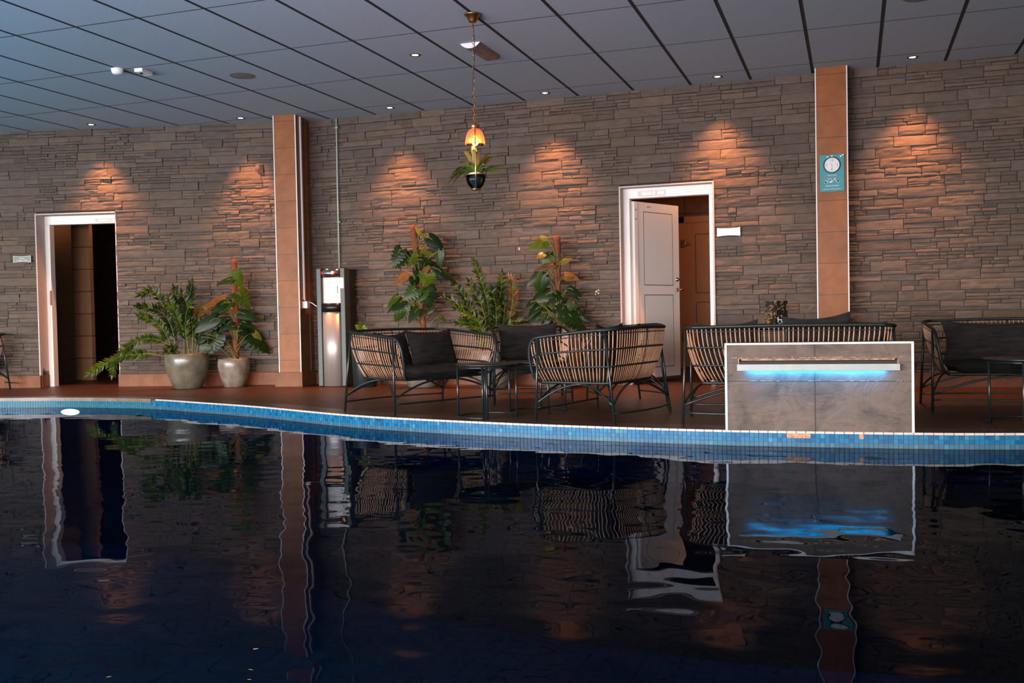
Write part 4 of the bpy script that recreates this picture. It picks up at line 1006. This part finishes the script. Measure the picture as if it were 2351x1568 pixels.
# F: chair cut by the left frame edge
sF = sofa('rattan_armchair', 'rattan armchair cut off by the left edge of the photo', 'armchair', -2.46, -1.33, place(0, 0, -0.25, -0.97), 0.80, 0.58)

# ------------------------------------------------------------------ tables
def table(label, x, y, r, z, legs, arcs, rot=0.0):
    t = empty('side_table', label, 'table', (x, y, 0), rot, 'round black metal side tables')
    mb = MB(); mb.lathe([(0.001, z - 0.014), (r - 0.012, z - 0.014), (r - 0.003, z - 0.010), (r, z - 0.003), (r - 0.003, z), (0.001, z)], 48); mb.build('tabletop', 'black_table', t, True)
    mb = MB(); mb.tube([((r - 0.03) * math.cos(q), (r - 0.03) * math.sin(q), z - 0.024) for q in np.linspace(0, 2 * PI, 41)[:-1]], 0.008, 7, True); mb.build('top_ring', 'black_metal', t, True)
    rl = r - 0.022
    for a_ in legs:
        a_ = math.radians(a_); mb = MB(); mb.tube([(rl * math.cos(a_), rl * math.sin(a_), 0), (rl * math.cos(a_), rl * math.sin(a_), z - 0.02)], 0.0088, 8); mb.build('leg', 'black_metal', t, True)
    a0, a1 = arcs; mb = MB(); mb.tube([(rl * math.cos(q), rl * math.sin(q), 0.009) for q in np.radians(np.linspace(a0, a1, 30))], 0.007, 7); mb.build('base_ring', 'black_metal', t, True)
    return t
VR = math.radians(20)
table('round black side table nearest the pool, in front of the left loveseat', 4.915, -3.255, 0.245, 0.405, (183, 352, 262, 270, 95), (-5, 270), VR)
table('round black side table just behind the front one, partly under the slatted arm', 5.17, -2.80, 0.245, 0.400, (178, 2, 80, 290), (0, 180), VR)
table('round black side table at the right frame edge', 8.66, -3.06, 0.30, 0.425, (190, 245, 350, 80), (0, 190), 0.1)
table('round black side table behind the wide loveseat, carrying the black and gold card', 7.02, -2.42, 0.26, 0.64, (45, 135, 225, 315), (0, 360), 0)
mc = empty('menu_card', 'black and gold folded card with white letters standing behind the wide loveseat', 'menu card', (6.985, -2.40, 0.641), 0.30)
for s, x0, x1, an in ((0, -0.076, 0.0, 0.25), (1, 0.0, 0.102, -0.18)):
    mb = MB(); mb.box(x0, x1, 0, 0.002, 0, 0.198); o = mb.build('card_panel', 'menu', mc); o.rotation_euler = (0, 0, -an)
    if s: text_mesh('H', 0.062, 'white_ink', o, (0.036, -0.001, 0.050)); text_mesh('w', 0.022, 'white_ink', o, (0.036, -0.001, 0.024)); text_mesh('w', 0.022, 'white_ink', o, (0.062, -0.001, 0.024)); text_mesh('o', 0.020, 'white_ink', o, (0.050, -0.001, 0.084))

# ------------------------------------------------------------------ fountain block
FA = math.atan2(-3.795 + 3.853, 7.895 - 6.778)
fo = empty('pool_fountain', 'tiled block fountain with white edges and blue lit spout on the pool rim', 'fountain', (6.778, -3.853, 0), FA)
FWD, FH, FD = 1.119, 0.558, 0.27
mb = MB()
x0, x1, s0, s1, zs0, zs1 = 0.0, FWD, 0.078, FWD - 0.083, 0.427, 0.462
mb.box(0, FWD, 0, FD, 0.003, zs0); mb.box(0, FWD, 0, FD, zs1, FH); mb.box(0, s0, 0, FD, zs0, zs1); mb.box(s1, FWD, 0, FD, zs0, zs1); mb.box(s0, s1, 0.07, FD, zs0, zs1)
bd = mb.build('tiled_body', 'slate', fo)
mb = MB(); jx = 0.546
mb.box(jx - 0.0035, jx + 0.0035, -0.0008, 0.001, 0.003, zs0 - 0.05); mb.box(jx - 0.0035, jx + 0.0035, -0.0008, 0.001, zs1 + 0.004, FH); mb.box(0, FWD, -0.0008, 0.001, 0.3155, 0.3205); mb.box(0, s0, -0.0008, 0.001, zs0 + 0.006, zs0 + 0.009); mb.box(s1, FWD, -0.0008, 0.001, zs0 + 0.006, zs0 + 0.009)
mb.build('tile_joint', 'joint', fo)
mb = MB(); rl_ = random.Random(5)
for k in range(60):
    x = rl_.uniform(0.02, FWD - 0.03); w = rl_.uniform(0.006, 0.035) ; zz = rl_.choice((0.3195, 0.466, 0.466))
    mb.box(x, min(FWD - 0.01, x + w), -0.0016, 0.0, zz - 0.001, zz + rl_.uniform(0.0015, 0.006 if zz > 0.4 else 0.003))
mb.build('lime_deposit', 'lime', fo)
for (a0, a1, b0, b1, c0, c1) in ((-0.006, 0.009, -0.006, 0.012, 0.003, FH), (FWD - 0.009, FWD + 0.006, -0.006, 0.012, 0.003, FH), (-0.006, FWD + 0.006, -0.006, 0.012, FH - 0.009, FH + 0.004)):
    mb = MB(); mb.box(a0, a1, b0, b1, c0, c1); mb.build('edge_strip', 'white_metal', fo, bevel=0.003)
mb = MB(); mb.box(s0, s1, 0.004, 0.07, zs1 - 0.003, zs1); mb.box(s0 + 0.02, s1 - 0.02, 0.006, 0.014, zs1 - 0.012, zs1 - 0.005); mb.box(s0, s0 + 0.006, 0.002, 0.07, zs0, zs1); mb.box(s1 - 0.006, s1, 0.002, 0.07, zs0, zs1); mb.build('copper_slot', 'copper', fo)
mb = MB(); mb.box(s0 + 0.006, s1 - 0.006, 0.010, 0.03, zs0 + 0.002, zs0 + 0.014); mb.box(s0 + 0.006, s1 - 0.006, 0.060, 0.069, zs0 + 0.002, zs1 - 0.003); mb.build('slot_shadow_gap', 'dark_hole', fo)
mb = MB(); mb.box(s0 - 0.005, s1 + 0.006, -0.040, 0.002, zs0 - 0.005, zs0 + 0.001); mb.box(s0 - 0.005, s1 + 0.006, -0.042, -0.039, zs0 - 0.041, zs0 + 0.001); mb.build('spout_lip', 'lip', fo, bevel=0.0015)
mb = MB(); mb.box(s0 + 0.055, s1 - 0.07, -0.030, -0.006, zs0 - 0.030, zs0 - 0.022); mb.build('led_strip', 'led', fo)
L = bpy.data.lights.new('led_glow', 'AREA'); L.shape = 'RECTANGLE'; L.size = 0.82; L.size_y = 0.012; L.color = (0.0, 0.40, 1.0); L.energy = 6.0
lo = bpy.data.objects.new('led_glow', L); COL.objects.link(lo); lo.parent = fo; lo.location = (0.545, -0.020, zs0 - 0.034); lo.rotation_euler = (0.75, 0, 0)

# underwater lamp at the left
ul = empty('pool_lamp', 'glowing white lamp in the blue pool wall at the waterline, far left', 'pool light', (-0.10, -2.150, -0.142), 0.14)
mb = MB(); mb.lathe([(0.001, 0.03), (0.10, 0.028), (0.11, 0.02)], 32); o = mb.build('lens', 'lamp_white', ul, True); o.rotation_euler = (PI / 2, 0, 0); o.scale = (1, 0.3, 1)
mb = MB(); mb.lathe([(0.108, 0.0), (0.132, 0.0), (0.130, 0.024), (0.108, 0.028)], 32); o = mb.build('ring', 'chrome', ul, True); o.rotation_euler = (PI / 2, 0, 0); o.scale = (1, 0.3, 1)

# ------------------------------------------------------------------ plants
def viewrot(x, y): return math.atan2(-(x - 7.5554), (y + 10.256))
def pot(t, prof, mat, soil_r, soil_z):
    mb = MB(); mb.lathe(prof, 48); mb.build('pot', mat, t, True)
    mb = MB(); mb.grid(lambda u, v: (soil_r * v * math.cos(2 * PI * u), soil_r * v * math.sin(2 * PI * u), soil_z + 0.012 * noise.noise(Vector((soil_r * v * math.cos(2 * PI * u) * 30, soil_r * v * math.sin(2 * PI * u) * 30, 1)))), 28, 6); mb.build('soil', 'soil', t, True)
def leafblade(mb, base, tip, w, nrm, col, rnd, lobes=False, n=12, droop=0.15, fold=0.18):
    if lobes: n = 24
    base, tip = Vector(base), Vector(tip); ax = tip - base; L_ = ax.length; ax.normalize()
    nrm = Vector(nrm); nrm = (nrm - ax * nrm.dot(ax)); nrm = nrm.normalized() if nrm.length > 1e-4 else ax.orthogonal().normalized()
    sd = ax.cross(nrm); vs = []; fs = []; m_ = 5; ph = rnd.random() * 3
    def wid(t): return w * (math.sin(PI * min(1, (t * 0.93 + 0.07)) ** 0.62) ** 0.85)
    for i in range(n + 1):
        t = i / n; ww = wid(t) if i < n else 0.002
        for s in (-1, 1):
            lob = 1.0
            if lobes and 0.2 < t < 0.92 and i % 4 == 2: lob = 0.55
            for k_ in range(3):
                q = k_ / 2; wx_ = ww * lob * q if k_ == 2 else ww * q * 0.98
                back = -0.20 * L_ * q * q * (1 - t) ** 2
                p = base + ax * (t * L_ + back) + sd * (s * wx_) + nrm * (fold * wx_ * (0.7 - q) - droop * L_ * t * t + 0.03 * w * math.sin(7 * t + s + ph) * q)
                vs.append(p)
    for i in range(n):
        for s in range(2):
            for k_ in range(2):
                a_ = i * 6 + s * 3 + k_; b_ = a_ + 1; c_ = a_ + 7; d_ = a_ + 6
                fs.append((a_, b_, c_, d_) if s else (a_, d_, c_, b_))
    mb.add(vs, fs, 0, col)
def greens(rnd, kind):
    v = rnd.uniform(0.40, 0.70)
    if kind == 'y': return (0.24 * v, 0.22 * v, 0.018)
    if kind == 'b': return (0.20 * v, 0.09 * v, 0.015)
    if kind == 'l': return (0.085 * v, 0.125 * v, 0.004)
    if kind == 'd': return (0.014 * v, 0.034 * v, 0.003)
    return (0.036 * v, 0.070 * v, 0.003)
def monstera(label, x, y, ppm, cscale, cx0, cz0, pole, leaves, potprof, potmat, soil_r, soil_z, seed, zbase=0.0, group=None):
    t = empty('potted_monstera', label, 'plant', (x, y, 0), viewrot(x, y), group); rnd = random.Random(seed)
    pot(t, potprof, potmat, soil_r, soil_z); k_ = 1 / (cscale * ppm)
    def P_(cx, cz, d): return Vector(((cx - cx0) * k_, d, (cz0 - cz) * k_ + zbase))
    (ax_, az_), (bx_, bz_) = pole
    a_, b_ = P_(ax_, az_, 0), P_(bx_, bz_, 0); a_.z = min(a_.z, soil_z - 0.02) if a_.z < soil_z + 0.3 else a_.z
    if a_.z > soil_z: a_ = a_ + (a_ - b_).normalized() * (a_.z - soil_z + 0.01)
    pts = [a_.lerp(b_, q) for q in np.linspace(0, 1, 40)]
    mb = MB(); mb.tube(pts + [b_ + (b_ - a_).normalized() * 0.012], [0.036 + 0.0025 * rnd.uniform(-1, 1) for _ in pts] + [0.018], 12); mb.build('moss_pole', 'coir', t, True)
    ml, ms = MB(), MB()
    extra = []
    for (bx2, bz2, tx2, tz2, w, kind) in leaves:
        if kind in 'dg' and w >= 70:
            ox, oz = rnd.uniform(-55, 55), rnd.uniform(-30, 60); extra.append((bx2 + ox, bz2 + oz, tx2 + ox * 1.3 + rnd.uniform(-30, 30), tz2 + oz + rnd.uniform(-20, 30), w * rnd.uniform(0.6, 0.9), 'd'))
    for (bx2, bz2, tx2, tz2, w, kind) in leaves + extra:
        d = rnd.uniform(-0.11, -0.02) if rnd.random() < 0.75 else rnd.uniform(-0.02, 0.06)
        B, T_ = P_(bx2, bz2, d), P_(tx2, tz2, d + rnd.uniform(-0.05, 0.03))
        nr = Vector((rnd.uniform(-0.45, 0.45), -1, rnd.uniform(0.15, 0.8)))
        leafblade(ml, B, T_, w * k_ * 0.62, nr, greens(rnd, kind), rnd, lobes=(w > 120))
        zz = max(soil_z + 0.01, B.z - rnd.uniform(0.10, 0.28)); q = (zz - a_.z) / max(0.01, (b_.z - a_.z)); root = a_.lerp(b_, min(1, max(0, q))) + Vector((rnd.uniform(-.02, .02), -0.028, 0))
        if B.z < soil_z + 0.25: root = Vector((a_.x + rnd.uniform(-.05, .05), -0.03 + rnd.uniform(-.04, .04), soil_z - 0.01))
        mid = root.lerp(B, 0.55) + Vector((0, -0.015, 0.045))
        ms.tube(catmull([root, mid, B, B.lerp(T_, 0.25)], 5), 0.0042, 5)
    ml.build('leaves', 'leaf', t, True); ms.build('stems', 'stem', t, True)
    return t
def zz_plant(label, x, y, ppm, cscale, cx0, cz0, stems, potprof, potmat, soil_r, soil_z, seed, zbase=0.0, leaf=0.075):
    t = empty('potted_zz_plant', label, 'plant', (x, y, 0), viewrot(x, y)); rnd = random.Random(seed)
    pot(t, potprof, potmat, soil_r, soil_z); k_ = 1 / (cscale * ppm); ml, ms = MB(), MB()
    for si, (pts, dep, kind) in enumerate(stems):
        P_ = [Vector(((cx - cx0) * k_, 0, (cz0 - cz) * k_ + zbase)) for cx, cz in pts]
        P_[0].z = min(P_[0].z, soil_z - 0.01)
        P_[0].x = max(-soil_r * .7, min(soil_r * .7, P_[0].x))
        for i, p in enumerate(P_): p.y = dep * (0.25 + 0.75 * i / (len(P_) - 1)) * (1 if i else 0.5)
        c = resample(catmull(P_, 8), 0.026); n = len(c)
        ms.tube(c, [0.0085 * (1 - 0.7 * i / n) for i in range(n)], 6)
        for i in range(n):
            f = i / n
            if f < 0.30: continue
            d = (c[min(n - 1, i + 1)] - c[max(0, i - 1)]).normalized(); sd = d.cross(Vector((rnd.uniform(-.4, .4), -1, rnd.uniform(-.2, .5)))).normalized()
            for s in (1, -1):
                if rnd.random() < 0.06: continue
                L_ = leaf * rnd.uniform(0.8, 1.15) * (1 if f < 0.9 else 0.8)
                dr = (sd * s * 0.8 + d * 0.62 + Vector((0, rnd.uniform(-.35, .15), rnd.uniform(-.15, .2)))).normalized()
                leafblade(ml, c[i], c[i] + dr * L_, L_ * 0.23, Vector((rnd.uniform(-.4, .4), -0.8, 0.6)), greens(rnd, kind if rnd.random() < 0.75 else 'l'), rnd, n=5, droop=0.10)
        leafblade(ml, c[-1], c[-1] + d * leaf, leaf * 0.22, Vector((0, -0.8, 0.6)), greens(rnd, kind), rnd, n=5)
    ml.build('leaves', 'leaf', t, True); ms.build('stems', 'stem', t, True)
    return t
bowl = [(0.001, 0.0), (0.150, 0.0), (0.158, 0.006), (0.205, 0.12), (0.243, 0.25), (0.250, 0.31), (0.246, 0.365), (0.235, 0.398), (0.228, 0.402), (0.218, 0.398), (0.222, 0.36), (0.001, 0.35)]
zz_plant('big plant with feathery dark stems in the olive speckled pot by the left doorway', 0.285, -0.765, 201, 4.48, 1025, 1080, [
    ([(930, 1075), (880, 760), (770, 600), (570, 545)], -0.05, 'd'), ([(960, 1075), (840, 640), (720, 400), (590, 430)], -0.02, 'd'), ([(1020, 1075), (970, 600), (920, 380)], -0.06, 'd'),
    ([(1040, 1075), (1050, 600), (1090, 320)], -0.03, 'd'), ([(1080, 1075), (1080, 700), (1000, 430)], -0.10, 'd'), ([(1000, 1075), (990, 800), (870, 480)], -0.12, 'g'), ([(1095, 1075), (1135, 760), (1190, 560), (1280, 640)], -0.02, 'b'),
    ([(920, 1070), (780, 760), (580, 640)], -0.10, 'g'), ([(900, 1070), (860, 960), (700, 880), (540, 905), (390, 1000)], -0.10, 'g'), ([(900, 1070), (760, 1055), (620, 1030), (330, 1080), (100, 1210)], -0.12, 'l'),
    ([(900, 1070), (640, 1040), (360, 1060), (310, 1220)], -0.14, 'g'), ([(1110, 1075), (1145, 900), (1155, 720)], -0.06, 'd'), ([(960, 1075), (880, 980), (830, 1000)], -0.1, 'd'), ([(1060, 1075), (1020, 850), (1030, 620), (1110, 500)], -0.14, 'd')],
    bowl, 'pot_speckle', 0.222, 0.36, 5, 0.36)
s2 = [(r * 0.74, z * 0.82) for r, z in bowl]
monstera('climbing monstera on a coir pole in the smaller mottled pot left of the brown pillar', 0.735, -0.505, 203, 4.48, 1548, 1435, ((1570, 1110), (1577, 100)), [
    (1540, 300, 1385, 350, 60, 'g'), (1580, 220, 1645, 400, 110, 'l'), (1610, 440, 1740, 610, 170, 'l'), (1480, 500, 1265, 570, 90, 'b'), (1520, 540, 1390, 640, 100, 'g'), (1590, 560, 1550, 680, 80, 'b'), (1630, 650, 1835, 735, 80, 'd'),
    (1420, 690, 1225, 850, 150, 'd'), (1480, 740, 1340, 830, 110, 'd'), (1640, 760, 1770, 800, 90, 'd'), (1400, 880, 1300, 1070, 160, 'd'), (1290, 980, 1200, 1060, 100, 'g'), (1250, 900, 1175, 970, 70, 'd'), (1690, 900, 1910, 1085, 180, 'd'),
    (1770, 870, 1850, 950, 60, 'y'), (1560, 790, 1470, 810, 70, 'd'), (1620, 840, 1720, 870, 80, 'd'), (1640, 400, 1725, 400, 40, 'b'), (1500, 620, 1640, 645, 70, 'b'), (1420, 560, 1510, 560, 70, 'y'), (1460, 1000, 1400, 880, 60, 'd')],
    s2, 'pot_cream', 0.168, 0.30, 9)
MC = 4.798
midpot = [(r * 1.0, z * 1.0) for r, z in bowl]
monstera('monstera with broad leaves on the tall coir pole, left of the armchair', 3.06, -0.35, 208, MC, 495, 1857, ((515, 1190), (432, 90)), [
    (505, 190, 450, 85, 40, 'y'), (600, 230, 760, 340, 110, 'd'), (560, 215, 520, 190, 40, 'l'), (325, 365, 235, 560, 190, 'g'), (480, 405, 365, 545, 80, 'l'), (500, 385, 650, 405, 80, 'l'), (715, 370, 720, 560, 100, 'g'),
    (520, 480, 700, 520, 80, 'd'), (620, 560, 830, 695, 110, 'd'), (365, 610, 178, 720, 90, 'b'), (565, 625, 545, 765, 190, 'l'), (480, 520, 480, 610, 70, 'd'), (430, 660, 430, 760, 100, 'd'), (450, 780, 305, 905, 150, 'g'), (540, 770, 600, 960, 220, 'g'),
    (245, 855, 122, 975, 70, 'g'), (300, 905, 185, 1010, 90, 'd'), (370, 930, 370, 1045, 80, 'g'), (330, 960, 280, 1115, 100, 'g'), (290, 1010, 212, 1145, 90, 'g'), (470, 960, 400, 1105, 130, 'g'), (700, 1085, 778, 1145, 50, 'l'), (540, 800, 445, 930, 110, 'g'),
    (560, 1050, 660, 980, 40, 'g'), (540, 540, 560, 620, 100, 'b')], midpot, 'pot_grey', 0.222, 0.36, 13)
monstera('monstera with drooping leaves on the right hand coir pole, left of the white doorway', 4.62, -0.33, 219, MC, 1930, 1835, ((1930, 1190), (1938, 170)), [
    (1825, 215, 1615, 305, 110, 'l'), (1820, 200, 1740, 160, 60, 'y'), (1790, 365, 1712, 405, 80, 'y'), (1890, 480, 1670, 540, 70, 'b'), (1980, 460, 2105, 408, 60, 'y'), (1760, 550, 1595, 715, 80, 'g'), (1790, 600, 1700, 785, 110, 'g'), (1870, 380, 1770, 500, 110, 'g'),
    (2010, 600, 2180, 645, 90, 'b'), (2070, 745, 2205, 840, 70, 'd'), (1850, 790, 1670, 885, 120, 'd'), (1900, 790, 2010, 860, 90, 'd'), (1785, 850, 1730, 925, 50, 'b'), (1660, 880, 1575, 940, 50, 'd'), (1720, 920, 1585, 1055, 90, 'd'), (1760, 920, 1810, 1005, 80, 'g'),
    (2110, 895, 2050, 990, 110, 'g'), (2040, 1020, 2200, 1160, 170, 'd'), (1980, 1040, 2080, 1140, 130, 'g'), (1760, 1010, 1630, 1155, 120, 'g'), (1900, 960, 2010, 1010, 100, 'd'), (1950, 830, 1870, 905, 110, 'g'), (2140, 1000, 2235, 1065, 70, 'd'), (1830, 1050, 1750, 1140, 90, 'd'), (2000, 950, 1930, 1040, 120, 'd')],
    midpot, 'pot_grey', 0.222, 0.36, 21)
zz_plant('feathery plant in the middle of the three wall plants behind the armchair', 3.90, -0.34, 211, MC, 1225, 1857, [
    ([(1110, 1250), (1000, 1020), (930, 880), (815, 740)], -0.04, 'd'), ([(1210, 1250), (1240, 1050), (1310, 850), (1330, 640)], -0.06, 'd'), ([(1200, 1250), (1170, 960), (1100, 680), (1040, 500)], -0.02, 'g'), ([(1300, 1250), (1430, 1000), (1440, 720), (1380, 650)], -0.05, 'b'),
    ([(1150, 1250), (980, 1020), (830, 980)], -0.08, 'd'), ([(1300, 1250), (1380, 1180), (1530, 1140)], -0.08, 'd'), ([(1150, 1250), (1000, 1180), (850, 1140)], -0.08, 'g'), ([(1190, 1250), (1120, 1020), (1050, 860), (980, 720)], -0.10, 'd'),
    ([(1240, 1250), (1260, 1020), (1220, 800)], -0.12, 'd'), ([(1180, 1250), (1060, 1130), (930, 1060)], -0.12, 'l'), ([(1280, 1250), (1350, 1050), (1340, 900)], -0.02, 'd'), ([(1130, 1250), (900, 1000), (700, 860)], 0.0, 'd')],
    midpot, 'pot_grey', 0.222, 0.36, 31, 0.0, 0.07)
# small plant in a black planter behind the left loveseat
sp_ = empty('small_potted_plant', 'black planter with a small yellow green sprout between dispenser and left loveseat', 'plant', (2.36, -0.36, 0), viewrot(2.36, -0.36))
mb = MB(); mb.lathe([(0.001, 0.0), (0.125, 0.0), (0.132, 0.01), (0.150, 0.46), (0.146, 0.47), (0.138, 0.46), (0.136, 0.43), (0.001, 0.43)], 32); mb.build('pot', 'pot_dark', sp_, True)
ml, ms = MB(), MB(); rq = random.Random(3)
for (tx, tz, w) in ((-0.07, 0.70, .03), (-0.02, 0.735, .028), (0.03, 0.69, .03), (-0.05, 0.66, .03), (0.0, 0.65, .03), (0.05, 0.66, .02), (-0.015, 0.70, .03)):
    c = catmull([(0, 0, 0.43), (tx * 0.2 - 0.02, -0.02, 0.56), (tx * 0.5 - 0.02, -0.03, tz - 0.04)], 5); ms.tube(c, 0.003, 5)
    leafblade(ml, c[-1], Vector((tx - 0.02, -0.05, tz)), w, (0, -1, 0.5), greens(rq, 'y' if rq.random() < .5 else 'l'), rq, n=6)
ml.build('leaves', 'leaf', sp_, True); ms.build('stems', 'stem', sp_, True)

# ------------------------------------------------------------------ world and colour
w = bpy.data.worlds.new('world'); SC.world = w; w.use_nodes = True
w.node_tree.nodes['Background'].inputs['Color'].default_value = (0.35, 0.5, 0.65, 1); w.node_tree.nodes['Background'].inputs['Strength'].default_value = 0.15
vs_ = SC.view_settings
SC.display_settings.display_device = 'sRGB'
vs_.view_transform = 'Standard'; vs_.look = 'None'; vs_.exposure = 0.0; vs_.gamma = 1.0; vs_.use_curve_mapping = False
SC.cycles.use_denoising = True; SC.cycles.max_bounces = 8; SC.cycles.transparent_max_bounces = 16; SC.cycles.sample_clamp_indirect = 4.0
SC.cycles.caustics_reflective = False; SC.cycles.caustics_refractive = False
